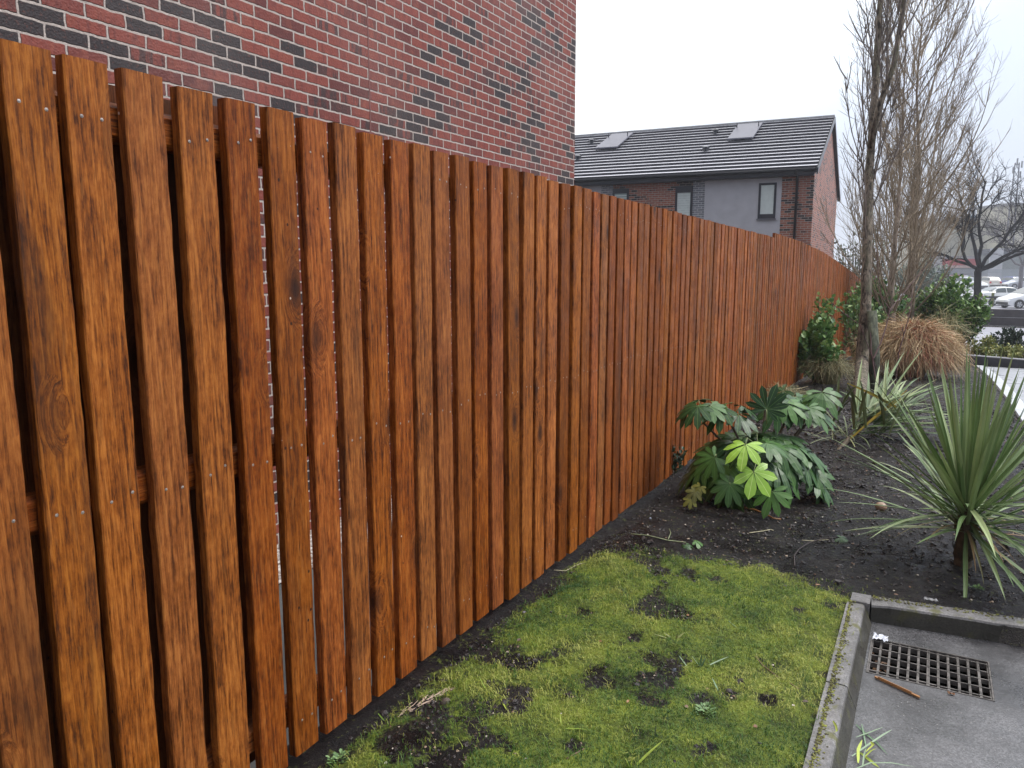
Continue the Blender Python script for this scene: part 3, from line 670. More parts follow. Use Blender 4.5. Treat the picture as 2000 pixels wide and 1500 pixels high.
# ================================================================= GRASS, MOSS, CLODS
def rv(r, s=1.): return Vector((r.uniform(-s, s), r.uniform(-s, s), r.uniform(-s, s)))
GRASSM = leafmat('grass_blades', [(0, (.040, .11, .018)), (1, (.55, .56, .15)), (.3, (.11, .22, .03)), (.62, (.31, .36, .05))], .5, trans=.25, direct=True)
r_ = random.Random(21); mb = MB(); cnt = 0
while cnt < 70000:
    x = r_.uniform(-1.45, -.13); y = r_.uniform(.95, 3.65)
    # more blades where the camera is near
    f = lawnf(x, y) * .97 + .03
    if x > -1.3 and f < .3 and fbm(x, y, 8, 2, 6) > .15: f = .25
    if r_.random() > f: continue
    cnt += 1; z = gh(x, y) + .003 + f * .009 * fbm(x, y, 17, 2, 8); long_ = r_.random() < .10 and fbm(x, y, 4, 2, 11) > -.1
    h = r_.uniform(.006, .014) * (2.4 if long_ else 1); a = r_.random() * 6.283; lean = r_.uniform(.2, 1.5)
    dx, dy = math.cos(a) * lean * h, math.sin(a) * lean * h; wd = r_.uniform(.0006, .0013); sv = (-math.sin(a), math.cos(a), 0)
    sd_ = min(.999, max(0, .46 + .75 * fbm(x, y, 3.3, 3, 8) + .25 * fbm(x, y, 22, 2, 5) + r_.uniform(-.26, .26)))
    p0 = Vector((x, y, z)); p1 = Vector((x + dx * .4, y + dy * .4, z + h * .75)); p2 = Vector((x + dx, y + dy, z + h * (1.0 if not long_ else .8)))
    s_ = Vector(sv) * wd
    i = [mb.vert(p0 - s_, sd_), mb.vert(p0 + s_, sd_), mb.vert(p1 + s_ * .8, sd_), mb.vert(p1 - s_ * .8, sd_), mb.vert(p2, sd_)]
    mb.face(i[0], i[1], i[2], i[3]); mb.face(i[3], i[2], i[4])
tf = 0
while tf < 420:
    x = r_.uniform(-1.45, -.2); y = r_.uniform(1.0, 3.6); f = lawnf(x, y)
    if f < .12 or r_.random() < .35 * max(0, (x + .8)): continue
    tf += 1; dark_ = r_.random() < .6
    for k in range(r_.randint(4, 11)):
        a = r_.random() * 6.283; h = r_.uniform(.012, .034); b0 = Vector((x + r_.gauss(0, .006), y + r_.gauss(0, .006), gh(x, y) + .004)); dd = Vector((math.cos(a), math.sin(a), 0))
        q1 = b0 + dd * h * r_.uniform(.1, .5) + Vector((0, 0, h * .7)); q2 = q1 + dd * h * r_.uniform(.2, .8) + Vector((0, 0, h * r_.uniform(-.2, .3)))
        mb.strip([b0, q1, q2], [.0008, .0008, .0002], (-dd.y, dd.x, 0), r_.uniform(0, .3) if dark_ else r_.uniform(.5, 1))
# material should follow seed directly for the patchy tint: seed drives the white-noise; keep a little coherence
gs = mb.build('grass', GRASSM); tag(gs, kind='stuff')

SOILC = M('soil_clod', .42, .5); _o = SOILC.obj(); SOILC.col(SOILC.ramp(SOILC.noise(_o, 60, 4, .7), [(.34, (.005, .004, .004)), (.68, (.055, .042, .04))])); SOILC.bump(SOILC.noise(_o, 150, 3), .8, .006); SOILC = SOILC.mat
def lump(mb, c, r, rr, flat=.7, seed=0.):
    """a small rounded irregular lump"""
    c = Vector(c); rings = []
    for k in range(5):
        th = math.pi * k / 4; row = []
        n = 1 if k in (0, 4) else 6
        for j in range(n):
            ph = 6.283 * j / 6 + k * .5
            d = Vector((math.sin(th) * math.cos(ph), math.sin(th) * math.sin(ph), math.cos(th) * flat))
            row.append(mb.vert(c + d * r * (1 + .45 * rr.uniform(-1, 1)), seed))
        rings.append(row)
    for a, b in zip(rings, rings[1:]):
        if len(a) == 1:
            for j in range(6): mb.face(a[0], b[j], b[(j + 1) % 6])
        elif len(b) == 1:
            for j in range(6): mb.face(a[j], b[0], a[(j + 1) % 6])
        else:
            for j in range(6): mb.face(a[j], b[j], b[(j + 1) % 6], a[(j + 1) % 6])
mb = MB(); r_ = random.Random(4); k = 0
while k < 9000:
    y = 1.0 + 8.5 * r_.random() ** 1.6; x = r_.uniform(-1.47, 1.2 if y > 3.65 else -.15)
    if y < 3.6 and lawnf(x, y) > .45 and r_.random() > .06: continue
    if y > 3.5 and y < 3.72 and x > -.25: continue
    k += 1; s_ = r_.uniform(.002, .0075) * (1 + .25 * max(0, y - 3)) * (2.2 if r_.random() < .03 else 1)
    lump(mb, (x, y, gh(x, y) + s_ * .2), s_, r_, .6)
tag(mb.build('soil_clods', SOILC, smooth=False), kind='stuff')
CHIP = leafmat('bark_chips', [(0, (.05, .03, .02)), (1, (.62, .56, .48)), (.5, (.22, .13, .08)), (.8, (.38, .30, .22))], .6)
mb = MB(); k = 0
while k < 1500:
    y = 1.0 + 8 * r_.random() ** 1.5; x = r_.uniform(-1.42, 1.2 if y > 3.68 else -.2)
    if y < 3.6 and lawnf(x, y) > .4 and r_.random() > .12: continue
    k += 1; s_ = r_.uniform(.0018, .0055) * (1 + .15 * max(0, y - 3)); lump(mb, (x, y, gh(x, y) + .003), s_, r_, .5, r_.random())
tag(mb.build('chip_litter', CHIP), kind='stuff')
# crumbs of moss and dirt lapping over the kerb top
mb = MB()
for k in range(1500):
    y = r_.uniform(1.3, 3.44); x = -.205 + abs(r_.gauss(0, .010)) * (1.6 if r_.random() < .3 else 1)
    if fbm(y, 1, 5, 2, 3) < -.15 and x > -.19: continue
    lump(mb, (x, y, -.029), r_.uniform(.0015, .0045), r_, .5, r_.random())
for k in range(260):
    t_ = r_.random() ** 1.5; lump(mb, (-.12 + .9 * t_, 3.535 + .085 * t_ + r_.uniform(-.035, .006), -.029), r_.uniform(.0015, .005), r_, .5, r_.random())
MOSSM = leafmat('moss_crumbs', [(0, (.03, .025, .015)), (1, (.26, .28, .04)), (.5, (.12, .11, .03))], .8)
tag(mb.build('moss', MOSSM), kind='stuff')

# ================================================================= FATSIA
def palm_leaf(mb, vein, base, nrm, fwd, size, seed, lobes=8, droop=.35, cupv=.12, rr=random):
    """palmate leaf: base = petiole joint, fwd = direction of the middle lobe"""
    n = Vector(nrm).normalized(); f = Vector(fwd); f = (f - n * f.dot(n)).normalized(); s = n.cross(f)
    base = Vector(base)
    def P(r, a, up=0.):
        q = f * (math.cos(a) * r) + s * (math.sin(a) * r); rad = r / size
        return base + q + n * (up * size - droop * size * rad * rad * .55) - Vector((0, 0, 1)) * droop * size * rad * rad * .45
    c = mb.vert(base, seed); vein.append(0.)
    span = R(118); rots = [(-span + 2 * span * k / (lobes - 1)) for k in range(lobes)]; half = span / (lobes - 1)
    for k, a in enumerate(rots):
        Lk = size * (1 - .38 * (abs(a) / span) ** 1.6) * rr.uniform(.93, 1.05); a += rr.uniform(-.04, .04)
        up = rr.uniform(-.03, .03); wv = rr.uniform(-.05, .05)
        def V(r, aa, u, vn=0.): vein.append(vn); return mb.vert(P(r, aa, u), seed)
        nr = .37 * Lk
        mids = [V(Lk * t, a, up - .00 * t, 1.) for t in (.02, .38, .64, .83, 1.)]
        ww = (None, half * .98, half * .84, half * .58, None)
        lf = []; rt_ = []
        for t, w_, rad in ((1, ww[1], nr), (2, ww[2], Lk * .62), (3, ww[3], Lk * .82)):
            e_ = cupv * (.5 if t == 1 else 1.)
            lf.append(V(rad, a - w_, up + e_ * .5 * w_ * rad / size + wv * .3)); rt_.append(V(rad, a + w_, up + e_ * .5 * w_ * rad / size - wv * .3))
        for side in (lf, rt_):
            q = [(mids[0], mids[1], side[0]), (mids[1], mids[2], side[1], side[0]), (mids[2], mids[3], side[2], side[1]), (mids[3], mids[4], side[2])]
            for z in q: mb.face(*(z if side is rt_ else z[::-1]))
def veinattr(o, vein):
    a = o.data.attributes.new('vein', 'FLOAT', 'POINT'); a.data.foreach_set('value', np.array(vein, dtype=np.float32))
FAT = leafmat('glossy_fatsia_leaf', [(0, (.012, .048, .009)), (1, (.075, .18, .028)), (.5, (.026, .088, .014))], .42, veins=(.12, .22, .06), hue_noise=12, spec=.45)
FATY = leafmat('lime_fatsia_leaf', [(0, (.24, .46, .045)), (1, (.32, .55, .06))], .35, veins=(.5, .68, .2), hue_noise=12, trans=.15)
FATO = leafmat('yellowing_fatsia_leaf', [(0, (.17, .17, .04)), (1, (.30, .30, .05))], .5, veins=(.4, .38, .12), hue_noise=30)
STEMG = simple('green_petiole', (.16, .20, .08), .5, .3, 20)
STEMB = simple('brown_stem', (.10, .075, .045), .7, .4, 30, .4)
fb = G(1478, 975); fz = g(fb.y)
fat = thing('fatsia_shrub', 'glossy dark green fatsia shrub with two lime green leaves in front of the fence', 'shrub', (fb.x, fb.y, fz))
rr = random.Random(33); mb = MB(); vein = []; pt = MB(); st = MB()
cen = Vector((fb.x, fb.y + .10, fz))
camd = Vector((0 - fb.x, 0 - fb.y, 0)).normalized(); rightv = Vector((_rt[0], _rt[1], 0))
def sprig(root, tip, nrm, fwd, size, droop=.35, lobes=8, mbx=None, vn=None, seed=None):
    root, tip = Vector(root), Vector(tip); m_ = (root + tip) / 2 + Vector((0, 0, .03))
    pt.tube([root, m_, tip], [.0035, .003, .0025], 5)
    palm_leaf(mbx or mb, vein if vn is None else vn, tip, nrm, fwd, size, rr.random() if seed is None else seed, lobes, droop, rr=rr)
# low dome
for k in range(135):
    a = rr.uniform(0, 6.283); hgt = rr.random()
    el = .15 + 1.25 * hgt
    ca_, sa_ = math.cos(a) * math.cos(el), math.sin(a) * math.cos(el); d = camd * ca_ + rightv * sa_ + Vector((0, 0, 1)) * math.sin(el)
    if math.cos(a) < -.3 and rr.random() < .6: continue
    c = cen + camd * ca_ * .30 + rightv * (sa_ * .43 - .02) + Vector((0, 0, .07 + d.z * .33))
    if c.x < -1.36: continue
    if c.z < fz + .07: c.z = fz + .07 + rr.random() * .05
    n = (d + Vector((0, 0, .55)) + camd * .25 + rv(rr, .42)).normalized(); fwd = Vector((d.x, d.y, -.35)) + rv(rr, .35)
    sprig(cen + Vector((0, 0, .08 + .2 * hgt)), c, n, fwd, rr.uniform(.13, .18), rr.uniform(.3, .7))
# upper shoots: left clump, right clump, and the tall stem between
for (px, py, dep, n_, rad) in ((1375, 795, 4.80, 6, .085), (1430, 800, 4.75, 4, .06), (1520, 790, 4.85, 6, .07), (1570, 800, 4.9, 6, .08), (1600, 770, 4.95, 4, .05), (1545, 770, 5.0, 4, .05), (1480, 860, 4.6, 4, .07)):
    c0 = at(px, py, dep)
    root = c0 + Vector((0, 0, -.10))
    st.tube([cen + Vector((0, 0, .05)), (cen + root) / 2 + Vector((0, 0, .05)), root], [.011, .009, .007], 6)
    for j in range(n_):
        a = 6.283 * j / n_ + rr.random(); d = camd * math.cos(a) + rightv * math.sin(a)
        tip = c0 + d * rad + Vector((0, 0, rr.uniform(-.03, .04)))
        sprig(root, tip, (Vector((0, 0, 1.0)) + d * .45 + camd * .3 + rv(rr, .2)), d + Vector((0, 0, -.15)), rr.uniform(.12, .165), rr.uniform(.25, .5))
st.tube([cen, cen + Vector((.0, .0, .3)), at(1495, 800, 4.75)], [.016, .012, .009], 8)
# big upright fan leaf on the tall stem, and the wide front leaf low down
sprig(at(1497, 830, 4.72), at(1497, 800, 4.72), camd + Vector((0, 0, .2)), Vector((0, 0, 1)) + rightv * .3, .17, .1, 9)
sprig(at(1508, 985, 4.45), at(1508, 960, 4.42), camd * .9 + Vector((0, 0, .6)), Vector((0, 0, -1)), .15, .2, 8)
sprig(at(1400, 900, 4.5), at(1396, 893, 4.48), camd * .8 + Vector((0, 0, .7)) - rightv * .3, -rightv + Vector((0, 0, -.6)), .15, .3, 9)
sprig(at(1425, 960, 4.45), at(1425, 945, 4.42), camd * .9 + Vector((0, 0, .5)), Vector((0, 0, -1)) - rightv * .3, .14, .25, 8)
o = rel(mb, 'foliage', FAT, fat); veinattr(o, vein)
rel(st, 'stem', STEMB, fat, smooth=True)
for (px, py, dep, fw, sz) in ((1456, 868, 4.40, Vector((0, 0, -1)) + rightv * .05, .155), (1472, 922, 4.36, Vector((0, 0, -1)) + rightv * .12, .165)):
    m2 = MB(); v2 = []; tip = at(px, py, dep)
    pt.tube([cen + Vector((0, 0, .3)), tip + Vector((0, .04, .03)), tip], [.003, .003, .003], 5)
    palm_leaf(m2, v2, tip, camd * (.5 if py < 900 else .8) + Vector((0, 0, 1.0 if py < 900 else .6)) + rightv * (-.15 if py < 900 else .2), fw, sz, rr.random(), 7 if py < 900 else 6, .34 if py < 900 else .2, rr=rr)
    o = rel(m2, 'young_leaf', FATY, fat); veinattr(o, v2); tag(o, 'bright lime green leaf facing the viewer' if py < 900 else 'lime green leaf below the brightest one')
m2 = MB(); v2 = []
for (px, py, s_) in ((1358, 960, .075), (1368, 950, .06), (1350, 975, .06)):
    palm_leaf(m2, v2, at(px, py, 4.55), camd + Vector((0, 0, .6)), Vector((0, 0, -1)) - rightv * .5, s_, rr.random(), 6, .4, rr=rr)
o = rel(m2, 'dying_leaf', FATO, fat); veinattr(o, v2)
rel(pt, 'petioles', STEMG, fat, smooth=True)

# ================================================================= SPIKY CORDYLINES
CORD = leafmat('cordyline_leaf', [(0, (.085, .15, .045)), (1, (.38, .45, .22)), (.5, (.18, .27, .10))], .42, veins=(.26, .34, .18), hue_noise=6, trans=.08)
CORDO = leafmat('yellowed_cordyline_leaf', [(0, (.20, .19, .07)), (1, (.36, .20, .12)), (.5, (.30, .27, .10))], .5, hue_noise=9)
CORDG = leafmat('limp_cordyline_leaf', [(0, (.10, .14, .05)), (1, (.30, .30, .13)), (.5, (.18, .22, .09))], .42, hue_noise=7)
GOLD = leafmat('gold_midrib_leaf', [(0, (.50, .34, .05)), (1, (.62, .45, .08))], .45)
def sword(mb, vein, p, d, Ln, w0, droop, rr, seed=None, n=9, fold=.35, kink=None):
    p = Vector(p); d = Vector(d).normalized(); pts = [p.copy()]; q = p.copy(); dd = d.copy(); step = Ln / n
    for k in range(n):
        t = k / n; dd = (dd + Vector((0, 0, -droop * (.15 + t * t * 1.3))) * step * 3 + rv(rr, .012)).normalized()
        if kink and t > kink: dd = (dd + Vector((0, 0, -.9))).normalized(); kink = None
        q = q + dd * step; pts.append(q.copy())
    wid = []
    for k in range(n + 1):
        t = k / n; wid.append(w0 * (.55 + .45 * min(1, t / .3)) * (1 - max(0, (t - .45) / .55) ** 1.6) + .0004)
    side = d.cross(Vector((0, 0, 1)));
    if side.length < .05: side = Vector((math.cos(rr.random() * 6), math.sin(rr.random() * 6), 0))
    s0 = len(mb.v); mb.strip(pts, wid, side + rv(rr, .15), rr.random() if seed is None else seed, fold)
    while len(vein) < len(mb.v): vein.append(1. if (len(vein) - s0) % 3 == 1 else 0.)
def cordyline(name, label, base, head, nup, nside, nlow, Lr, w0, seed, lean=Vector((0, 0, 1)), cat='plant'):
    rr = random.Random(seed); t = thing(name, label, cat, base); head = Vector(head)
    mb, vein, dead, dv, trk = MB(), [], MB(), [], MB()
    b = Vector(base); trk.tube([b - Vector((0, 0, .05)), b.lerp(head, .4), b.lerp(head, .8), head], [.040, .036, .046, .040], 10)
    for k in range(26): # old leaf scars / bases clasping the stem
        a = rr.random() * 6.283; z = rr.random(); c = b.lerp(head, z); dd = Vector((math.cos(a), math.sin(a), 0))
        trk.strip([c + dd * .03, c + dd * .048 + Vector((0, 0, .03)), c + dd * .052 + Vector((0, 0, .07))], [.022, .016, .004], (-dd.y, dd.x, 0))
    for k in range(nup + nside + nlow):
        a = rr.random() * 6.283
        if k < nup: el = R(rr.uniform(50, 88)); dr = rr.uniform(0, .08); Ln = rr.uniform(.62, 1.06) * Lr
        elif k < nup + nside: el = R(rr.uniform(8, 55)); dr = rr.uniform(.05, .30); Ln = rr.uniform(.75, 1.) * Lr
        else: el = R(rr.uniform(-25, 12)); dr = rr.uniform(.2, .5); Ln = rr.uniform(.65, .95) * Lr
        d = Vector((math.cos(a) * math.cos(el), math.sin(a) * math.cos(el), math.sin(el)))
        if lean.z < .99: d = (d + lean * .9).normalized()
        p = head + Vector((math.cos(a), math.sin(a), 0)) * .022 + Vector((0, 0, rr.uniform(-.10, .05) if k >= nup else rr.uniform(-.02, .07)))
        sword(mb, vein, p, d, Ln, w0 * rr.uniform(.8, 1.1), dr, rr)
    for k in range(16):
        a = rr.random() * 6.283; d = Vector((math.cos(a), math.sin(a), rr.uniform(-.4, .3)))
        sword(dead, dv, b.lerp(head, rr.uniform(.45, .95)), d, rr.uniform(.3, .55) * Lr, w0 * rr.uniform(.35, .7), rr.uniform(.7, 1.6), rr)
    o = rel(mb, 'foliage', CORD, t); veinattr(o, vein); rel(dead, 'dead_leaves', CORDO, t); rel(trk, 'stem', STEMB, t)
    return t
cb = G(1880, 1105); cz = Vector((cb.x, cb.y, g(cb.y)))
ct = cordyline('cordyline', 'spiky upright green cordyline on a short stem behind the drain kerb', cz, cz + Vector((.0, .02, .25)), 70, 62, 36, .78, .0118, 5)

# the blown-over cordyline behind, lying to the upper right with limp leaves
lb = G(1632, 880); lb = Vector((lb.x, lb.y, g(lb.y))); rr = random.Random(8)
lt = thing('leaning_cordyline', 'blown over cordyline with gold midribs and limp drooping leaves beside the tree trunk', 'plant', lb)
hd = at(1735, 775, 6.45); mb, vein, gd, gv, lm, lv, trk = MB(), [], MB(), [], MB(), [], MB()
trk.tube([lb + Vector((0, 0, -.03)), at(1665, 850, 6.5), at(1700, 815, 6.45)], [.020, .018, .014], 8)
for k in range(90):
    d = (hd - lb).normalized() * 1.2 + rv(rr, .75); d.z = d.z * .6 + .05
    sword(mb, vein, at(rr.uniform(1665, 1725), rr.uniform(800, 850), 6.45), d, rr.uniform(.5, .95), .013, rr.uniform(.05, .5), rr)
for (p0, p1) in (((1650, 868), (1772, 762)), ((1655, 862), (1760, 778)), ((1750, 795), (1655, 748))):
    a_, b_ = at(*p0, 6.42), at(*p1, 6.42); gd.strip([a_, a_.lerp(b_, .5) + Vector((0, 0, .01)), b_], [.011, .012, .004], (0, -.3, 1), rr.random(), .3)
for px in (1612, 1632, 1660, 1668, 1690, 1712, 1725, 1742, 1765, 1600, 1640, 1620, 1650, 1680, 1700, 1735, 1598, 1610):
    q = at(px + rr.uniform(5, 25), rr.uniform(800, 850), 6.4); d = Vector((rr.uniform(-.5, .4), rr.uniform(-.5, .1), .5))
    sword(lm, lv, q, d, rr.uniform(.36, .56), .014, 1.2, rr)
for k in range(26):
    q = at(rr.uniform(1615, 1680), rr.uniform(845, 880), 6.5); sword(lm, lv, q, Vector((rr.uniform(-1, .8), rr.uniform(-1, .6), rr.uniform(-.1, .7))), rr.uniform(.2, .45), .006, 1.2, rr)
o = rel(mb, 'foliage', CORD, lt); veinattr(o, vein); rel(gd, 'midrib', GOLD, lt); rel(lm, 'limp_leaves', CORDG, lt); rel(trk, 'stem', STEMB, lt)

# ================================================================= LEAFY SHRUBS
def leafquad(mb, p, d, n, Ln, w_, seed):
    d = Vector(d).normalized(); n = Vector(n); n = (n - d * n.dot(d))
    if n.length < .01: n = Vector((0, 0, 1))
    n.normalize(); s = n.cross(d)
    i = [mb.vert(p, seed), mb.vert(p + d * Ln * .35 + s * w_ + n * w_ * .25, seed), mb.vert(p + d * Ln * .72 + s * w_ * .8 + n * w_ * .2, seed), mb.vert(p + d * Ln - n * Ln * .08, seed), mb.vert(p + d * Ln * .72 - s * w_ * .8 + n * w_ * .2, seed), mb.vert(p + d * Ln * .35 - s * w_ + n * w_ * .25, seed), mb.vert(p + d * Ln * .5, seed)]
    mb.face(i[0], i[1], i[6]); mb.face(i[1], i[2], i[6]); mb.face(i[2], i[3], i[6]); mb.face(i[3], i[4], i[6]); mb.face(i[4], i[5], i[6]); mb.face(i[5], i[0], i[6])
def shrub(name, label, base, w_, h, mat, nstem, nper, leaf, seed, cat='shrub', group=None, shape=1.0, upright=.6, stem=None, lw=.32, core=.0, wx=None):
    """stems from the base fan out; whorls of leaves sit along the outer part of each"""
    rr = random.Random(seed); base = Vector(base); t = thing(name, label, cat, base, group=group)
    mb, sm = MB(), MB()
    for k in range(nstem):
        a = rr.random() * 6.283; rad = rr.random() ** .5; zt = h * (1 - .45 * rad ** 2 * shape) * rr.uniform(.72, 1.0)
        tip = base + Vector((math.cos(a) * rad * w_ / 2, math.sin(a) * rad * (wx or w_) / 2, zt))
        mid = base.lerp(tip, .5) + Vector((0, 0, -.0)) + Vector((math.cos(a), math.sin(a), 0)) * rad * w_ * .08
        pts = [base + rv(rr, .03), base.lerp(mid, .5), mid, mid.lerp(tip, .55), tip]
        sm.tube(pts, [.008 * h + .002, .006 * h + .002, .005 * h, .003 * h, .002 * h], 4)
        for j in range(nper):
            t_ = 1 - (1 - core) * rr.random() ** 1.5 * .85; seg = t_ * 4; i0 = min(3, int(seg)); p = pts[i0].lerp(pts[i0 + 1], seg - i0)
            out = (p - base); out.z *= .3; out = out.normalized() if out.length > .01 else Vector((1, 0, 0))
            d = (out * .5 + Vector((0, 0, upright)) + rv(rr, .9)).normalized(); p = p + rv(rr, leaf * .8)
            ln = leaf * rr.uniform(.6, 1.15); leafquad(mb, p, d, Vector((0, 0, 1)) + rv(rr, .6), ln, ln * lw, rr.random())
    rel(mb, 'foliage', mat, t); rel(sm, 'stem', stem or STEMB, t)
    return t
LAUR = leafmat('laurel_leaf', [(0, (.030, .09, .022)), (1, (.32, .46, .12)), (.5, (.09, .20, .04))], .35, trans=.12)
LGRN = leafmat('light_green_leaf', [(0, (.045, .13, .035)), (1, (.34, .46, .16)), (.5, (.13, .27, .07))], .4, trans=.15)
DGRN = leafmat('dark_green_leaf', [(0, (.012, .030, .015)), (1, (.045, .085, .04)), (.5, (.025, .055, .025))], .4)
HEBE = leafmat('hebe_leaf', [(0, (.018, .035, .022)), (1, (.06, .09, .055)), (.5, (.03, .055, .035))], .45)
GOLDL = leafmat('variegated_leaf', [(0, (.10, .15, .04)), (1, (.50, .47, .17)), (.5, (.28, .30, .08))], .5)
GREYL = leafmat('grey_green_leaf', [(0, (.12, .16, .12)), (1, (.32, .37, .32)), (.5, (.20, .25, .20))], .5)
GREYP = leafmat('mauve_green_leaf', [(0, (.14, .10, .10)), (1, (.34, .28, .26)), (.5, (.22, .20, .13))], .5)
p = G(1592, 742); p.z = g(p.y) - .02
shrub('leafy_shrub', 'light green broad-leaved shrub climbing against the fence left of the tree', (-1.28, 11.0, g(11.0)), .62, .85, LGRN, 34, 44, .085, 3, shape=.9, lw=.38)
shrub('leafy_shrub', 'thin upright leafy shoots rising above the shrub against the fence', (-1.22, 11.3, g(11.3)), .36, 1.30, LGRN, 9, 30, .075, 13, shape=.4, lw=.36, core=.2)
shrub('leafy_shrub', 'small leafy shrub just left of the tree trunk at the fence foot', (-1.02, 14.6, g(14.6)), .7, 1.45, LGRN, 16, 34, .085, 4, shape=.6, lw=.36)
shrub('ivy_clump', 'small dark ivy-like seedling at the fence foot left of the fatsia', G(1312, 925), .16, .22, DGRN, 14, 26, .035, 5, cat='plant')
shrub('laurel_bush', 'bright green laurel bush beside the dark bare tree', (.42, 20.2, g(20.2)), 1.50, 1.95, LAUR, 90, 60, .115, 6, cat='bush', shape=.8)
shrub('leafy_shrub', 'bright green shrub behind the tree trunk and its stake', (-.98, 17.6, g(17.6)), 1.2, 1.75, LGRN, 50, 55, .10, 7, shape=.7)
shrub('leafy_shrub', 'darker shrub low behind the straw coloured grass mound', (-.15, 21.5, g(21.5)), 1.3, 1.15, DGRN, 40, 40, .10, 17, shape=.8)
shrub('hebe_bush', 'dark upright twiggy hebe bush above the variegated planting', (1.52, 18.9, g(18.9)), .62, .86, HEBE, 22, 60, .06, 8, cat='bush', shape=.7, upright=1.2, core=.15)
shrub('hebe_bush', 'second dark hebe bush at the right edge of the photo', (2.05, 18.7, g(18.7)), .60, .58, HEBE, 20, 50, .06, 9, cat='bush', shape=.6, upright=1.1)
shrub('variegated_bush', 'yellow variegated bush at the left end of the planter behind the kerb', (1.08, 18.5, g(18.5)), .75, .55, GOLDL, 30, 44, .065, 10, cat='bush')
shrub('variegated_bush', 'pale yellow variegated bush in the middle of the planter', (1.50, 18.0, g(18.0)), .8, .42, GOLDL, 34, 44, .06, 11, cat='bush')
shrub('heather_bush', 'mauve and yellow heather mound at the right end of the planter', (1.98, 17.9, g(17.9)), .7, .40, GREYP, 34, 40, .05, 12, cat='bush')
shrub('grey_shrub', 'tall grey green shrub behind the end of the fence by the terrace gable', (-2.3, 31, g(31)), 2.6, 4.2, GREYL, 60, 24, .13, 14, shape=.5)
shrub('grey_shrub', 'grey green evergreen beyond the bare trees', (-.5, 54, g(54)), 3.0, 3.7, GREYL, 80, 50, .22, 15, shape=.6)
shrub('hedge_bush', 'clipped green bush in front of the brick pier by the car park', (-.05, 41, g(41)), 2.0, 1.1, LAUR, 50, 50, .14, 16, cat='bush', shape=.7)
# weeds
WEED = leafmat('weed_leaf', [(0, (.05, .12, .03)), (1, (.20, .32, .12))], .45)
for n_, (px, py, lab) in enumerate(((1378, 1392, 'small pale green weed rosette in the lawn'), (660, 1462, 'small round leaved weed at the fence foot'), (1905, 1150, 'low green weed under the spiky cordyline'), (1545, 930, 'x'))):
    if lab == 'x': continue
    q = G(px, py); rr = random.Random(n_); m_ = MB(); q.z = gh(q.x, q.y)
    for k in range(46):
        a = rr.random() * 6.283; rad = rr.uniform(0, .028); leafquad(m_, q + Vector((math.cos(a) * rad, math.sin(a) * rad, .004 + rr.random() * .010)), Vector((math.cos(a), math.sin(a), .5)), Vector((0, 0, 1)), rr.uniform(.009, .017), .0045, rr.random())
    tag(m_.build('weed', WEED, loc=q), lab, 'weed')

# ---------------------------------------------------------------- straw grass mound and wispy tussocks
STRAW = leafmat('straw_blade', [(0, (.24, .155, .08)), (1, (.80, .62, .38)), (.45, (.44, .30, .15)), (.8, (.62, .45, .25))], .6)
STRAWR = leafmat('russet_blade', [(0, (.20, .05, .025)), (1, (.50, .20, .10))], .6)
WISP = leafmat('wispy_blade', [(0, (.13, .15, .06)), (1, (.50, .42, .24)), (.5, (.30, .28, .13))], .6)
def tussock(name, label, base, rx, ry, h, nbl, mat, seed, wd=.0022, parts=None, flop=1.):
    rr = random.Random(seed); base = Vector(base); t = thing(name, label, 'grass', base); m_ = MB(); m2 = MB()
    for k in range(nbl):
        a = rr.random() * 6.283; rad = rr.random() ** .6; d = Vector((math.cos(a), math.sin(a), 0))
        b = base + Vector((d.x * rx * .35 * rad, d.y * ry * .35 * rad, 0)); top = h * (1 - .35 * rad * rad) * rr.uniform(.75, 1.05)
        q1 = b + Vector((d.x * rx * .18 * rad, d.y * ry * .18 * rad, top * .72)); q2 = b + Vector((d.x * rx * .42 * rad, d.y * ry * .42 * rad, top)) + rv(rr, .11 * rx)
        q3 = q2 + Vector((d.x * rx * .30, d.y * ry * .30, -top * .30 * rad * flop)) + rv(rr, .32 * rx); q4 = q3 + Vector((d.x * rx * .10, d.y * ry * .10, -top * .36 * rad * flop)) + rv(rr, .16 * rx)
        tgt = m2 if (parts and abs(b.x - base.x - rx * .10) < rx * .13 and d.y < -.1 and rr.random() < .38) else m_
        tgt.strip([b, q1, q2, q3, q4], [wd, wd, wd * .9, wd * .7, wd * .2], rv(rr) + Vector((-d.y, d.x, 0)), rr.random())
    rel(m_, 'blades', mat, t)
    if m2.v: rel(m2, 'russet_blades', STRAWR, t)
    return t
tussock('grass_mound', 'large straw coloured ornamental grass mound behind the tree trunk', (-.20, 12.9, g(12.9)), .60, .56, .77, 9500, STRAW, 2, .0036, True)
tussock('grass_tussock', 'wispy pale tussock between the fence shrub and the tree trunk', (-1.12, 10.9, g(10.9)), .36, .34, .38, 700, WISP, 3, .0022)
tussock('grass_tussock', 'tall thin greenish grass between the straw mound and the laurel', (.30, 16.6, g(16.6)), .5, .5, 1.05, 260, WISP, 4, .004, flop=.3)
tussock('grass_tussock', 'low green tuft at the fence foot behind the fatsia shrub', (-1.30, 8.6, g(8.6)), .26, .3, .22, 260, WISP, 6, .002)

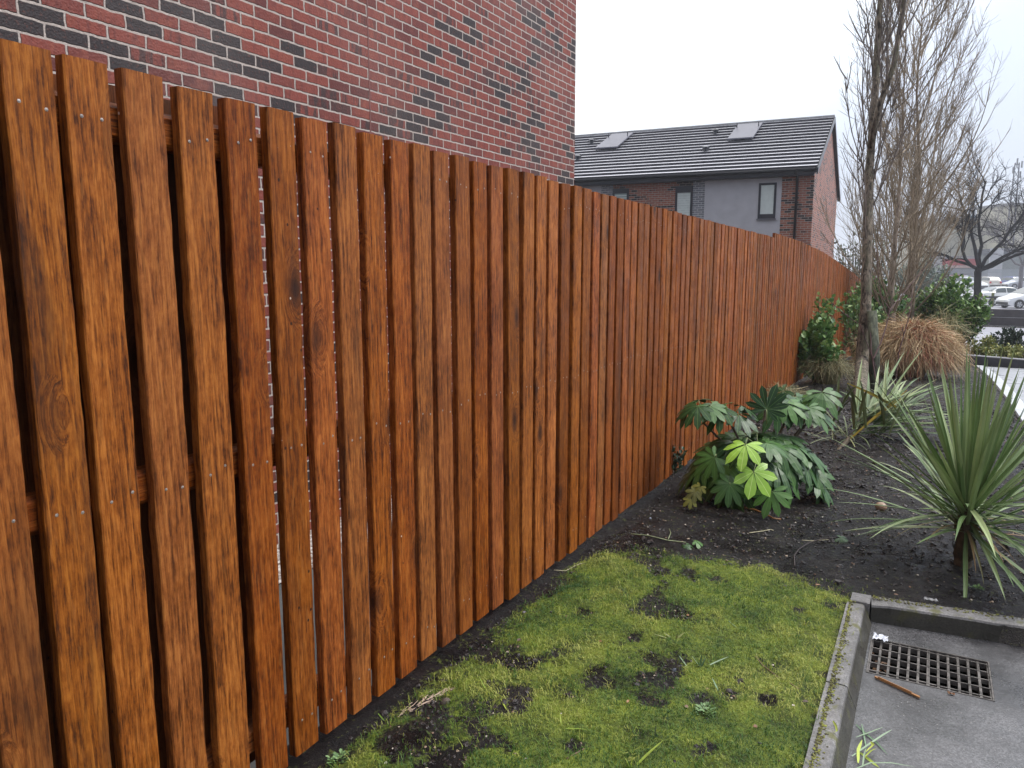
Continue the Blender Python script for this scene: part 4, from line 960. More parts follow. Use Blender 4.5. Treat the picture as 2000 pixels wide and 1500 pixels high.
# ================================================================= BARE TREES
BARK1 = bark('grey_brown_bark', (.25, .205, .155), (.032, .025, .02), 1.4, (.13, .125, .08))
BARK2 = bark('tan_bark', (.30, .24, .19), (.11, .08, .06), .8)
TWIG = simple('dark_twig', (.12, .095, .082), .7, .35, 3)
TWIGT = simple('tan_twig', (.24, .185, .125), .7, .30, 2)
BARKD = simple('wet_black_bark', (.016, .013, .014), .9, .4, 3, .4, spec=.1)
def grow(mb, p, d, Ln, r0, rr, n=6, up=.12, wob=.06, sides=4, r1f=.35):
    pts = [Vector(p)]; rad = [r0]; d = Vector(d).normalized()
    for k in range(n):
        d = (d + Vector((0, 0, up)) + rv(rr, wob)).normalized(); pts.append(pts[-1] + d * Ln / n); rad.append(r0 * (1 - (1 - r1f) * (k + 1) / n))
    mb.tube(pts, rad, sides, cap=False); return pts, rad
def along(pts, t):
    s = t * (len(pts) - 1); i = min(len(pts) - 2, int(s)); return pts[i].lerp(pts[i + 1], s - i), (pts[i + 1] - pts[i]).normalized()
def fastigiate(name, label, base, trunk, rtr, nprim, Lp, seed, barkm, twigm, ang=(22, 42), start=.2, sec=9, ter=5, tw=.0042, keep=None, fork=None, upc=.13, tp=1.0):
    rr = random.Random(seed); base = Vector(base); t = thing(name, label, 'tree', base, group='bare upright trees by the fence')
    tm, cm = MB(), MB()
    pts = [Vector(q) for q in trunk]; fine = []
    for a, b in zip(pts, pts[1:]):
        for k in range(5): fine.append(a.lerp(b, k / 5) + rv(rr, .006))
    fine.append(pts[-1]); nf = len(fine)
    rad = [rtr * (1 - k / nf * .97) ** tp * (1.22 if k == 0 else 1) * rr.uniform(.95, 1.06) for k in range(nf)]
    tm.tube(fine, rad, 12)
    for k in range(14):  # small branch scars
        q, _ = along(fine, rr.uniform(.03, .5)); a = rr.random() * 6.283; i_ = int(.3 * nf)
        lump(tm, q + Vector((math.cos(a), math.sin(a), 0)) * rad[min(nf - 1, 3)] * .93, .018, rr, 1.2)
    if fork:
        for (f0, f1, rf) in fork:
            fp = [Vector(x) for x in f1]; tm.tube(fp, [rf * (1 - .6 * k / len(fp)) for k in range(len(fp))], 8)
            for k in range(10):
                q, dq = along(fp, rr.uniform(.25, 1)); a = rr.random() * 6.283
                d = dq + Vector((math.cos(a), math.sin(a), 0)) * .5; pp, _ = grow(cm, q, d, rr.uniform(1.2, 2.2), .010, rr, 8, .09, .05)
                for j in range(7):
                    q2, d2 = along(pp, rr.uniform(.15, .95)); grow(cm, q2, d2 + rv(rr, .55), rr.uniform(.3, .7), tw, rr, 4, .1, .09, 3)
    for k in range(nprim):
        tt = start + (1 - start) * (k + rr.random()) / nprim; q, dq = along(fine, tt); a = rr.random() * 6.283; an = R(rr.uniform(*ang))
        d = dq * math.cos(an) + Vector((math.cos(a), math.sin(a), 0)) * math.sin(an)
        Ln = Lp * rr.uniform(.65, 1.1) * (1.05 - .45 * tt); r0 = .019 * (1.15 - .6 * tt) * (rtr / .11) ** .6 * rr.uniform(.6, 1.15)
        pp, pr = grow(cm, q, d, Ln, max(r0, .008), rr, 9, upc, .075, 5, .25)
        for j in range(sec):
            t2 = rr.uniform(.12, .97); q2, d2 = along(pp, t2); L2 = Ln * rr.uniform(.22, .5) * (1.1 - .5 * t2)
            p2, _ = grow(cm, q2, d2 + rv(rr, .62), L2, max(.0062, tw * 1.5) * rr.uniform(.8, 1.3), rr, 6, upc * .8, .085, 4, .4)
            for m_ in range(ter):
                q3, d3 = along(p2, rr.uniform(.1, .98)); grow(cm, q3, d3 + rv(rr, .7), L2 * rr.uniform(.25, .55), tw * rr.uniform(.7, 1.1), rr, 4, upc * .6, .11, 3, .5)
    rel(tm, 'trunk', barkm, t, smooth=True); rel(cm, 'branches', twigm, t)
    return t
tb = G(1680, 790); tb.z = g(tb.y) - .05
D0 = 9.75
trk = [tb, at(1684, 700, D0), at(1690, 600, D0), at(1695, 450, D0 + .05), at(1700, 300, D0 + .1), at(1712, 130, D0 + .15), at(1722, -40, D0 + .2), at(1732, -400, D0 + .3), at(1738, -800, D0 + .4)]
fastigiate('bare_tree', 'nearest bare upright tree, mottled grey brown trunk tied beside a round stake', tb, trk, .080, 30, 2.2, 5, BARK1, TWIG, ang=(14, 30), start=.34, sec=8, ter=4, tw=.0026, tp=.75,
           fork=[(0, [at(1700, 290, D0), at(1715, 215, D0 - .1), at(1745, 130, D0 - .25), at(1762, 30, D0 - .3), at(1778, -120, D0 - .3), at(1790, -300, D0 - .3)], .042)])
D1 = 15.6; b1_ = at(1742, 690, D1); b1_.z = g(b1_.y)
trk = [b1_, at(1741, 640, D1), at(1740, 560, D1), at(1748, 470, D1), at(1760, 330, D1), at(1765, 180, D1), at(1772, 0, D1), at(1785, -250, D1)]
fastigiate('bare_tree', 'bare tan tree with many upswept branches, just behind the straw grass mound', b1_, trk, .105, 64, 3.1, 6, BARK2, TWIGT, ang=(30, 64), start=.12, sec=11, ter=6, tw=.0034, upc=.15, tp=1.7)
D2 = 17.6; b2_ = at(1776, 660, D2); b2_.z = g(b2_.y)
trk = [b2_, at(1775, 620, D2), at(1779, 540, D2), at(1786, 450, D2), at(1795, 320, D2), at(1790, 180, D2), at(1800, 40, D2), at(1810, -120, D2)]
fastigiate('bare_tree', 'bare tan tree furthest right of the upright group, pale thick trunk', b2_, trk, .150, 70, 3.6, 9, BARK2, TWIGT, ang=(26, 60), start=.11, sec=11, ter=6, tw=.0038, upc=.14, tp=1.7)
# round stake beside the near tree
sb = at(1703, 775, 9.62); sb.z = g(sb.y)
stt = at(1703, 607, 9.62); mb = MB(); mb.tube([sb - Vector((0, 0, .2)), sb + Vector((0, 0, .4)), stt + Vector((0, 0, -.008)), stt], [.062, .060, .058, .052], 16)
STAKE = bark('mossy_stake_wood', (.115, .125, .085), (.04, .045, .03), 1.2)
tag(mb.build('tree_stake', STAKE, loc=sb, smooth=True), 'round green grey timber stake standing against the near tree trunk', 'stake')

# red-stemmed bare shrub: a few long whippy stems with buds
REDS = simple('red_brown_stem', (.085, .040, .040), .55, .3, 12)
rs = at(1712, 800, 9.2); rs.z = g(rs.y); rt = thing('bare_shrub', 'thin dark red bare stems forking up right of the tree stake', 'shrub', rs)
mb = MB(); rr = random.Random(19)
def px_path(pp, r0, r1):
    pts = [at(*q) for q in pp]; mb.tube(pts, [r0 + (r1 - r0) * k / (len(pts) - 1) for k in range(len(pts))], 5)
    for k in range(len(pts) * 2):
        q, dq = along(pts, rr.random()); lump(mb, q + rv(rr, .004), .007, rr, 1.3)
px_path([(1712, 800, 9.2), (1710, 740, 9.2), (1702, 690, 9.25), (1700, 650, 9.3)], .009, .006)
px_path([(1706, 700, 9.25), (1720, 670, 9.3), (1730, 640, 9.35), (1738, 605, 9.4), (1765, 572, 9.5), (1800, 530, 9.6), (1822, 500, 9.6)], .009, .003)
px_path([(1738, 605, 9.4), (1722, 580, 9.4), (1716, 540, 9.4), (1712, 480, 9.4)], .006, .003)
px_path([(1755, 690, 8.9), (1765, 655, 8.9), (1772, 630, 8.9), (1779, 600, 8.95), (1782, 560, 9.)], .006, .003)
px_path([(1765, 655, 8.9), (1762, 640, 8.9)], .004, .003)
px_path([(1712, 720, 9.2), (1680, 635, 9.0), (1645, 610, 8.9), (1612, 580, 8.9)], .006, .0025)
px_path([(1755, 690, 8.9), (1748, 760, 8.95)], .006, .008)
rel(mb, 'stems', REDS, rt)

# dark spreading street tree
def spread_tree(name, label, base, H, seed, mat, limbs, r0, lv=4, group=None):
    rr = random.Random(seed); base = Vector(base); t = thing(name, label, 'tree', base, group=group); tm, cm = MB(), MB()
    top = base + Vector((.05, 0, H * .27)); tm.tube([base, base + Vector((.03, 0, H * .12)), base + Vector((-.06, 0, H * .25)), top], [r0 * 1.2, r0, r0 * .95, r0 * 1.1], 10)
    def rec(p, d, Ln, r, l_):
        n = 7; pts = [Vector(p)]; rad = [r]; dd = Vector(d).normalized()
        for k in range(n):
            dd = (dd + Vector((0, 0, .04)) + rv(rr, .34)).normalized(); pts.append(pts[-1] + dd * Ln / n); rad.append(r * (1 - .6 * (k + 1) / n))
        cm.tube(pts, rad, 6 if l_ > 2 else 3, cap=False)
        if l_ == 0: return
        for j in range(8 if l_ > 1 else 7):
            q, dq = along(pts, rr.uniform(.25, 1.)); rec(q, dq + rv(rr, .85) + Vector((0, 0, .15)), Ln * rr.uniform(.38, .62), max(.011, r * .42), l_ - 1)
    for (dx, dz, f) in limbs: rec(top + Vector((0, 0, -.1)), Vector((dx, rr.uniform(-.5, .5), dz)), H * f, r0 * .55, lv - 1)
    rel(tm, 'trunk', mat, t, smooth=True); rel(cm, 'branches', mat, t); return t
db = at(1905, 606, 50); db.z = g(db.y)
spread_tree('street_tree', 'dark wet bare tree with wide crooked limbs beside the parked white cars', db, 10.6, 12, BARKD, [(-1, .75, .48), (-.55, 1.1, .50), (.05, 1.3, .54), (.5, 1.1, .50), (1.1, .8, .50), (1.3, .45, .46), (-1.2, .4, .40)], .22)
d2 = at(1990, 580, 85); d2.z = g(d2.y)
spread_tree('street_tree', 'fainter bare tree behind the dark one at the right edge', d2, 11, 15, simple('grey_twigs', (.12, .11, .12), .8), [(-1, .9, .5), (-.3, 1.3, .5), (.4, 1.2, .5), (1, .8, .45)], .2)

# ================================================================= COURTYARD, PLANTER, ROAD EDGE
PALEC = wetasphalt('pale_wet_paving', (.30, .31, .33), (.42, .43, .46), .2, .5, 1.)
sheet('paved_path', 1.02, 6, 6.4, 17.0, .012, PALEC, .5, .4)
mb = MB(); n = 12   # pale edging strip beside the path
LBL_E = 'pale edging slab between the bed and the paved path'
eds = []
for k in range(n):
    y0 = 6.6 + k * .94; m_ = MB(); x0, x1 = .87, 1.0
    if y0 + .93 > 17.1: break
    z0, z1 = g(y0), g(y0 + .93); i = [m_.vert((x, y, z + dz)) for x in (x0, x1) for (y, z) in ((y0, z0), (y0 + .925, z1)) for dz in (-.08, .035)]
    for q in ((0, 1, 3, 2), (4, 6, 7, 5), (0, 4, 5, 1), (2, 3, 7, 6), (1, 5, 7, 3), (0, 2, 6, 4)): m_.face(*[i[j] for j in q])
    tag(m_.build('edging_slab', simple('pale_edging', (.52, .54, .57), .35, .1, 4) if k == 0 else bpy.data.materials['pale_edging'], loc=((x0 + x1) / 2, y0 + .46, (z0 + z1) / 2)), LBL_E, 'edging slab', 'pale edging slabs beside the path')
mb = MB(); KD = simple('dark_planter_kerb', (.075, .075, .09), .45, .3, 5)
mb.obox(((.70 + 3.2) / 2, 17.35, g(17.3) + .03), (1.3, -.45, 0), (.02, .06, 0), (0, 0, .12))
tag(mb.build('planter_kerb', KD, loc=(1.9, 17.3, g(17.3))), 'dark planter kerb with a wet top at the far end of the path', 'kerb')
mb = MB(); mb.obox((1.95, 17.365, g(17.3) + .158), (1.30, -.45, 0), (.025, .075, 0), (0, 0, .008))  # the kerb's light wet top, put in as a thin pale strip
tag(mb.build('kerb_highlight', simple('pale_highlight', (.42, .42, .46), .25, .1, 4), loc=(1.95, 17.4, g(17.3) + .15)), 'thin pale capping lying along the dark planter kerb', 'highlight')
SLEEP = simple('dark_timber', (.060, .050, .055), .5, .4, 2, .4)
for k, lab in enumerate(('upper dark timber sleeper of the low wall beside the road', 'lower dark timber sleeper of the low wall beside the road')):
    mb = MB(); c = at(1970, 630, 44.5); z = g(44.5) + (.62 if k == 0 else .22); mb.box(1.2, 12, 44.4 + (.10 if k == 0 else 0), 44.8, z - .19, z + .19)
    tag(mb.build('timber_sleeper', SLEEP, loc=(6, 44.6, z)), lab, 'sleeper')
# knee rail with posts in front of the cars
kr = thing('knee_rail', 'low post and rail barrier in front of the white cars', 'barrier', (2, 58, g(58)))
POSTM = simple('mossy_post', (.16, .17, .06), .7, .3, 3); RAILM = simple('black_rail', (.02, .018, .022), .5, .2, 2)
for k in range(7):
    x = -2.2 + 3.02 * k - 1.2; q = at(1937 + (k - 3) * 51, 600, 57.5); z = g(q.y); mb = MB(); mb.box(q.x - .09, q.x + .09, q.y - .09, q.y + .09, z, z + 1.05); rel(mb, 'post', POSTM, kr)
a_, b_ = at(1700, 579, 57.2), at(2080, 581, 57.2); mb = MB(); mb.obox((a_ + b_) / 2, (b_ - a_) / 2, (0, .04, 0), (0, 0, .07)); rel(mb, 'rail', RAILM, kr)
# black metal railing at the end of the bed
rg = thing('metal_railing', 'short black metal railing between the two tan tree trunks', 'railing', (-.55, 30, g(30)))
mb = MB(); zb = g(30) + .2
for k in range(22): mb.box(-1.3 + k * .11, -1.275 + k * .11, 30, 30.025, zb, zb + 1.05)
rel(mb, 'bars', RAILM, rg)
mb = MB(); mb.box(-1.32, 1.1, 29.99, 30.035, zb + 1.05, zb + 1.10); rel(mb, 'top_rail', RAILM, rg)
mb = MB(); q = at(1713, 572, 27.8); mb.box(q.x - .17, q.x + .17, q.y, q.y + .3, q.z - .30, q.z + .26); mb.box(q.x - .20, q.x + .20, q.y - .03, q.y + .33, q.z + .26, q.z + .31)
mb.box(q.x - .05, q.x + .05, q.y + .1, q.y + .2, g(q.y), q.z - .30)
tag(mb.build('metal_box', RAILM, loc=q), 'small black box on a post behind the near tree trunk', 'box')
mb = MB(); q = at(1803, 548, 60); mb.box(q.x - .7, q.x + .7, q.y, q.y + .5, g(60), q.z + .3); mb.box(q.x - .8, q.x + .8, q.y - .1, q.y + .6, q.z + .3, q.z + .38)
tag(mb.build('brick_pier', BRICK2, loc=q), 'red brick pier beside the car park entrance, behind the green bush', 'pier')
q = at(1843, 560, 52); z = g(q.y); mb = MB(); mb.tube([Vector((q.x, q.y, z)), Vector((q.x, q.y, z + 2.1))], .05, 8); mb.obox((q.x, q.y - .06, z + 2.2), (.28, 0, 0), (0, .01, 0), (0, 0, .40))
tag(mb.build('sign_post', simple('dark_sign', (.10, .06, .07), .5), loc=(q.x, q.y, z)), 'thin post with a small dark red plate by the grey green evergreen', 'sign')

# ================================================================= CARS
TYRE = simple('tyre', (.015, .015, .016), .7); RIM = simple('alloy_rim', (.42, .43, .45), .35, .1, 5, metal=.6); CGL = M('car_glass', .06, .8); CGL.col((.045, .06, .065)); CGL = CGL.mat
LAMP = simple('head_lamp', (.65, .68, .72), .15, .1); LAMPR = simple('tail_lamp', (.45, .03, .03), .2, .1); PLATE = simple('plate', (.7, .7, .66), .5, .05); BLK = simple('black_trim', (.012, .012, .014), .5)
def paint(name, c): 
    m = M(name, .22, .6); m.col(c); m.b.inputs['Coat Weight'].default_value = .6; m.b.inputs['Coat Roughness'].default_value = .1; return m.mat
def car(label, pos, rz, pm, kind='hatch', group='cars in the car park'):
    """nose towards +x"""
    t = thing('parked_car', label, 'car', pos, rz, group)
    if kind == 'saloon': Ls = [(-2.3, .62, .62), (-2.25, .95, .95), (-1.75, 1.02, 1.06), (-1.55, 1.0, 1.12), (-.85, .98, 1.40), (-.2, .96, 1.45), (.35, .95, 1.40), (1.15, .93, 1.0), (1.3, .90, .93), (2.0, .78, .80), (2.22, .62, .64)]; wb = (-1.35, 1.38)
    else: Ls = [(-1.98, .55, .55), (-1.95, .98, .98), (-1.85, .98, 1.15), (-1.55, .98, 1.45), (-.9, .97, 1.50), (-.2, .95, 1.50), (.3, .94, 1.44), (1.05, .93, 1.02), (1.2, .90, .95), (1.75, .76, .80), (1.98, .56, .60)]; wb = (-1.22, 1.26)
    mb = MB(); rings = []
    for (x, zb_, zt) in Ls:
        hw = .86 * (1 - .10 * (abs(x) / 2.2) ** 3); cab = zt - zb_ > .09; rw = hw * (.70 if cab else .86)
        low = .30 if abs(x) > 1.9 else .20
        rings.append([mb.vert((x, y, z)) for y, z in ((-hw * .96, low), (-hw, .55), (-hw * .99, min(zb_, .8)), (-hw * .95, zb_), (-rw, zt - .02), (-rw * .6, zt + .01), (rw * .6, zt + .01), (rw, zt - .02), (hw * .95, zb_), (hw * .99, min(zb_, .8)), (hw, .55), (hw * .96, low))])
    for a, b in zip(rings, rings[1:]):
        for j in range(11): mb.face(a[j], a[j + 1], b[j + 1], b[j])
        mb.face(a[11], a[0], b[0], b[11])
    mb.face(*rings[0]); mb.face(*rings[-1][::-1]); body = mb.build('body', pm, t, smooth=False)
    bv = body.modifiers.new('b', 'BEVEL'); bv.width = .04; bv.segments = 2; bv.limit_method = 'ANGLE'; bv.angle_limit = R(20)
    # glazing, slightly proud of the cabin
    def pt_(x, side, f):
        xs_ = [l_[0] for l_ in Ls]; zb_ = np.interp(x, xs_, [l_[1] for l_ in Ls]); zt = np.interp(x, xs_, [l_[2] for l_ in Ls]); hw = .86
        y0, y1 = hw * .95 + .012, hw * .70 + .012; return (x, side * (y0 + (y1 - y0) * f), zb_ + (zt - zb_) * f)
    cabx = [l_[0] for l_ in Ls if l_[2] - l_[1] > .09]; x0, x1 = cabx[0] + .12, cabx[-1] + (.55 if kind == 'saloon' else .5)
    for side in (-1, 1):
        for (xa, xb) in ((x0, -.33), (-.27, x1)):
            mb = MB(); n = 8; A = []; B = []
            for k in range(n + 1):
                x = xa + (xb - xa) * k / n; A.append(mb.vert(pt_(x, side, .10))); B.append(mb.vert(pt_(x, side, .84)))
            for k in range(n): mb.face(A[k], A[k + 1], B[k + 1], B[k])
            mb.build('side_window', CGL, t)
    fr_ = 1.15 if kind == 'saloon' else 1.05; fx = .38 if kind == 'saloon' else .33
    zt = lambda x: float(np.interp(x, [l_[0] for l_ in Ls], [l_[2] for l_ in Ls]))
    mb = MB(); q = [(fr_ - .06, -.70, zt(fr_ - .06) + .022), (fr_ - .06, .70, zt(fr_ - .06) + .022), (fx, .56, zt(fx) + .022), (fx, -.56, zt(fx) + .022)]; mb.face(*[mb.vert(v) for v in q]); mb.build('windscreen', CGL, t)
    ra, rb = (-1.52, -.90) if kind == 'saloon' else (-1.865, -1.58)
    mb = MB(); q = [(ra - .015, -.66, zt(ra) + .02), (ra - .015, .66, zt(ra) + .02), (rb - .015, .55, zt(rb) + .02), (rb - .015, -.55, zt(rb) + .02)]; mb.face(*[mb.vert(v) for v in q]); mb.build('rear_window', CGL, t)
    for side in (-1, 1):
        xf, xr = Ls[-2][0], Ls[1][0]
        mb = MB(); mb.obox((xf + .03, side * .62, .68), (.14, 0, -.05), (0, .15, 0), (0, 0, .06)); mb.build('headlight', LAMP, t)
        mb = MB(); mb.obox((xr + .03, side * .66, .80), (.07, 0, 0), (0, .12, 0), (0, 0, .11)); mb.build('tail_light', LAMPR, t)
        mb = MB(); mb.obox((.62, side * .93, .98), (.07, 0, 0), (0, .07, 0), (0, 0, .06)); mb.build('wing_mirror', pm, t)
        for wx_ in wb:
            mb = MB(); y = side * .80; n = 20
            prof = [(.20, .10), (.30, .095), (.315, .06), (.315, -.06), (.30, -.095), (.20, -.10)]
            idx = [[mb.vert((wx_ + math.cos(6.2832 * k / n) * r, y + w2, .315 + math.sin(6.2832 * k / n) * r)) for r, w2 in prof] for k in range(n)]
            for k in range(n):
                for j in range(5): mb.face(idx[k][j], idx[k][j + 1], idx[(k + 1) % n][j + 1], idx[(k + 1) % n][j])
            wh = mb.build('wheel', TYRE, t)
            mb = MB(); yy = y + side * .085; c = mb.vert((wx_, yy + side * .012, .315))
            ring = [mb.vert((wx_ + math.cos(6.2832 * k / 20) * .205, yy, .315 + math.sin(6.2832 * k / 20) * .205)) for k in range(20)]
            for k in range(20): mb.mi = 1 if k % 4 == 0 else 0; mb.face(c, ring[k], ring[(k + 1) % 20])
            mb.build('rim', [RIM, BLK], wh)
            mb = MB(); a0 = [mb.vert((wx_ + math.cos(math.pi * k / 14) * .37, side * .868, .30 + math.sin(math.pi * k / 14) * .37)) for k in range(15)]; c = mb.vert((wx_, side * .868, .22)); 
            for k in range(14): mb.face(c, a0[k], a0[k + 1])
            mb.build('wheel_arch', BLK, t)
    for x, s_ in ((Ls[-1][0] + .015, 1), (Ls[0][0] - .035, -1)):
        mb = MB(); mb.obox((x + (0 if s_ > 0 else .02), 0, .52 if s_ > 0 else .62), (.012, 0, 0), (0, .26, 0), (0, 0, .055)); mb.build('number_plate', PLATE, t)
    mb = MB(); mb.obox((Ls[-1][0] - .03, 0, .36), (.06, 0, 0), (0, .68, 0), (0, 0, .10)); mb.obox((Ls[0][0] + .03, 0, .36), (.06, 0, 0), (0, .68, 0), (0, 0, .10)); mb.build('bumper_grille', BLK, t)
    return t
WHITEP, SILV, DARKP, BLUEP = paint('white_paint', (.72, .74, .76)), paint('silver_paint', (.36, .38, .42)), paint('dark_grey_paint', (.06, .065, .08)), paint('blue_paint', (.035, .06, .26))
CH = paint('champagne_paint', (.50, .47, .42)); REDP = paint('red_paint', (.42, .04, .04))
q = at(1958, 598, 59.5); q.z = g(q.y); car('white saloon car side-on behind the low rail, nose to the right', q, YAW - .02 + .05, WHITEP, 'saloon')
q = at(2009, 603, 55.8); q.z = g(q.y); car('white hatchback cut by the right edge, nose to the left', q, YAW + math.pi, WHITEP, 'hatch')
for (px, py, dp, rz, pm, kd, lab) in ((1968, 560, 100, YAW + R(95), BLUEP, 'hatch', 'blue hatchback seen from behind near the palisade fence'), (1993, 562, 97, YAW + R(178), SILV, 'hatch', 'silver hatchback at the right edge beside the blue hatchback'),
        (1924, 561, 99, YAW + R(92), CH, 'hatch', 'champagne car seen from behind just right of the dark tree trunk'), (1893, 553, 96, YAW + R(-65), WHITEP, 'hatch', 'white car just left of the dark tree trunk'),
        (1866, 548, 106, YAW + R(-78), DARKP, 'saloon', 'dark grey saloon facing the viewer in the distant car row'), (1850, 546, 110, YAW + R(-75), SILV, 'saloon', 'silver saloon in the middle of the distant car row'),
        (1834, 543, 116, YAW + R(-70), SILV, 'hatch', 'silver hatchback at the left end of the distant car row'), (1880, 546, 113, YAW + R(-60), REDP, 'hatch', 'red hatchback between the dark saloon and the white car')):
    q = at(px, py, dp); q.z = g(q.y) + .01; car(lab, q, rz, pm, kd)

# ================================================================= DISTANT BUILDINGS, FENCE, MAST
CREAM = simple('cream_cladding', (.50, .47, .38), .7, .12, .3); GREYW = simple('grey_roofing', (.22, .22, .23), .6, .15, .3)
WIN = simple('far_window', (.10, .12, .13), .3, .2, 1)
def block(mb, c, ax, w_, d_, z0, z1, dr=None):
    ax = Vector(ax).normalized(); ay = Vector((-ax.y, ax.x, 0)); mb.obox(Vector((c.x, c.y, (z0 + z1) / 2)) + ay * d_ / 2, ax * w_ / 2, ay * d_ / 2, (0, 0, (z1 - z0) / 2)); return ay
A_ = (_rt[0], _rt[1], 0); R3 = Vector(A_)
c = at(1905, 520, 150); bz = thing('cream_building', 'long cream clad building behind the dark bare tree', 'building', (c.x, c.y, g(c.y)))
mb = MB(); z1 = at(1900, 432, 150).z; block(mb, c, A_, 19, 12, g(c.y), z1); rel(mb, 'wall', CREAM, bz)
mb = MB(); block(mb, c + Vector((0, -.3, 0)), A_, 19.6, 12.6, z1 + .002, z1 + .5); rel(mb, 'roof', GREYW, bz)
mb = MB(); c2 = at(1905, 520, 149.9)
for k, px in enumerate((1822, 1838, 1852, 1885, 1912, 1938, 1962)):
    m_ = MB(); q = at(px, 477, 149.7); m_.obox(q, R3 * .75, (0, .05, 0), (0, 0, .55)); rel(m_, 'window', WIN, bz)
for px in (1828, 1862, 1884, 1928):
    m_ = MB(); q = at(px, 452, 149.7); m_.tube([q, q + Vector((.0, -.12, 0))], .28, 10); rel(m_, 'wall_light', WIN, bz)
c = at(2010, 520, 140); b3 = thing('cream_building', 'taller cream block rising at the right edge above the car park', 'building', (c.x, c.y, g(c.y)))
mb = MB(); z1 = at(2000, 402, 140).z; block(mb, c, A_, 9, 10, g(c.y), z1); rel(mb, 'wall', CREAM, b3); mb = MB(); block(mb, c + Vector((0, -.2, 0)), A_, 9.4, 10.4, z1 + .002, z1 + .4); rel(mb, 'roof', GREYW, b3)
for k in range(3):
    m_ = MB(); q = at(1978 + k * 16, 440, 139.6); m_.obox(q, R3 * .5, (0, .05, 0), (0, 0, .5)); rel(m_, 'window', WIN, b3)
mb = MB(); q = at(1900, 433, 158); mb.obox(q, R3 * 1.0, (0, 1, 0), (0, 0, 1.2)); tag(mb.build('roof_tank', simple('blue_tank', (.12, .24, .36), .5), loc=q), 'small blue box on the roofline behind the dark tree', 'tank')
c = at(1880, 530, 132); sh = thing('shop_unit', 'low shop unit with a long red sign band beyond the parked cars', 'shop', (c.x, c.y, g(c.y)))
mb = MB(); zt_ = at(1880, 500, 132).z; block(mb, c, A_, 7.2, 6, g(c.y), zt_); rel(mb, 'wall', simple('shop_wall', (.28, .27, .28), .7), sh)
mb = MB(); q = at(1879, 512, 131.7); mb.obox(q, R3 * 3.35, (0, .08, 0), (0, 0, .55)); sg = rel(mb, 'sign', simple('red_sign', (.45, .05, .06), .5, .12, .6), sh)
mb = MB(); q = at(1879, 521, 131.6); mb.obox(q, R3 * 3.35, (0, .05, 0), (0, 0, .20)); rel(mb, 'sign_strip', simple('pink_strip', (.55, .38, .36), .5), sh)
mb = MB(); q = at(1880, 531, 131.5); mb.obox(q, R3 * 3.1, (0, .05, 0), (0, 0, .55)); rel(mb, 'window', WIN, sh)
c = at(1975, 530, 125); gu = thing('grey_shed', 'low grey industrial shed with a dark roof at the right edge', 'shed', (c.x, c.y, g(c.y)))
mb = MB(); zt_ = at(1980, 497, 125).z; block(mb, c, A_, 5.6, 5, g(c.y), zt_); rel(mb, 'wall', simple('shed_wall', (.20, .22, .22), .6), gu)
mb = MB(); block(mb, c + Vector((0, -.2, 0)), A_, 5.9, 5.4, zt_ + .002, zt_ + .9); rel(mb, 'roof', simple('shed_roof', (.07, .08, .10), .5), gu)
mb = MB(); q = at(1946, 505, 121); mb.box(q.x - .9, q.x + .9, q.y, q.y + 1, g(q.y), q.z + 1.6); tag(mb.build('white_container', simple('white_sheet', (.55, .55, .58), .5, .2, .6), loc=q), 'tall narrow white panelled hut behind the palisade fence', 'hut')
pf = thing('palisade_fence', 'grey steel palisade fence behind the parked cars', 'fence', (at(1930, 540, 112).x, at(1930, 540, 112).y, g(112)))
mb = MB(); a_, b_ = at(1790, 540, 119), at(2060, 540, 108); n = 150
for k in range(n):
    q = a_.lerp(b_, k / n); z = g(q.y); mb.box(q.x - .035, q.x + .035, q.y - .01, q.y + .01, z + .05, z + 2.35)
rel(mb, 'pales', simple('galvanised', (.30, .33, .36), .5, .1, 1), pf)
mb = MB()
for z in (.5, 1.9): mb.obox((a_ + b_) / 2 + Vector((0, .05, -((a_ + b_) / 2).z + g(112) + z)), (b_ - a_) / 2, (0, .02, 0), (0, 0, .04))
rel(mb, 'rail', simple('galvanised_rail', (.28, .30, .33), .5), pf)
# lattice mast
q = at(1967, 520, 135); mz = g(q.y); top = at(1972, 322, 135).z; mast = thing('lattice_mast', 'tall grey lattice mast rising behind the bare trees', 'mast', (q.x, q.y, mz)); mb = MB()
hw = lambda t_: .72 - .42 * t_
nl = 16
for (sx, sy) in ((-1, -1), (1, -1), (1, 1), (-1, 1)):
    mb.tube([Vector((q.x + sx * hw(0), q.y + sy * hw(0), mz)), Vector((q.x + sx * hw(1), q.y + sy * hw(1), top))], .075, 4)
for k in range(nl):
    t0, t1 = k / nl, (k + 1) / nl; za, zb_ = mz + (top - mz) * t0, mz + (top - mz) * t1
    for (ax_, ay_, bx_, by_) in ((-1, -1, 1, -1), (1, -1, 1, 1), (1, 1, -1, 1), (-1, 1, -1, -1)):
        mb.tube([Vector((q.x + ax_ * hw(t0), q.y + ay_ * hw(t0), za)), Vector((q.x + bx_ * hw(t1), q.y + by_ * hw(t1), zb_))], .04, 3, False)
        mb.tube([Vector((q.x + bx_ * hw(t0), q.y + by_ * hw(t0), za)), Vector((q.x + ax_ * hw(t1), q.y + ay_ * hw(t1), zb_))], .04, 3, False)
rel(mb, 'lattice', simple('grey_steel', (.14, .14, .17), .5), mast)
mb = MB()
for dz, dx in ((-.3, .7), (-1.2, -.5), (-2.0, .6), (.2, 0)): mb.obox((q.x + dx, q.y, top + dz), (.12, 0, 0), (0, .12, 0), (0, 0, .55))
rel(mb, 'aerial', simple('aerial_grey', (.3, .3, .32), .5), mast)

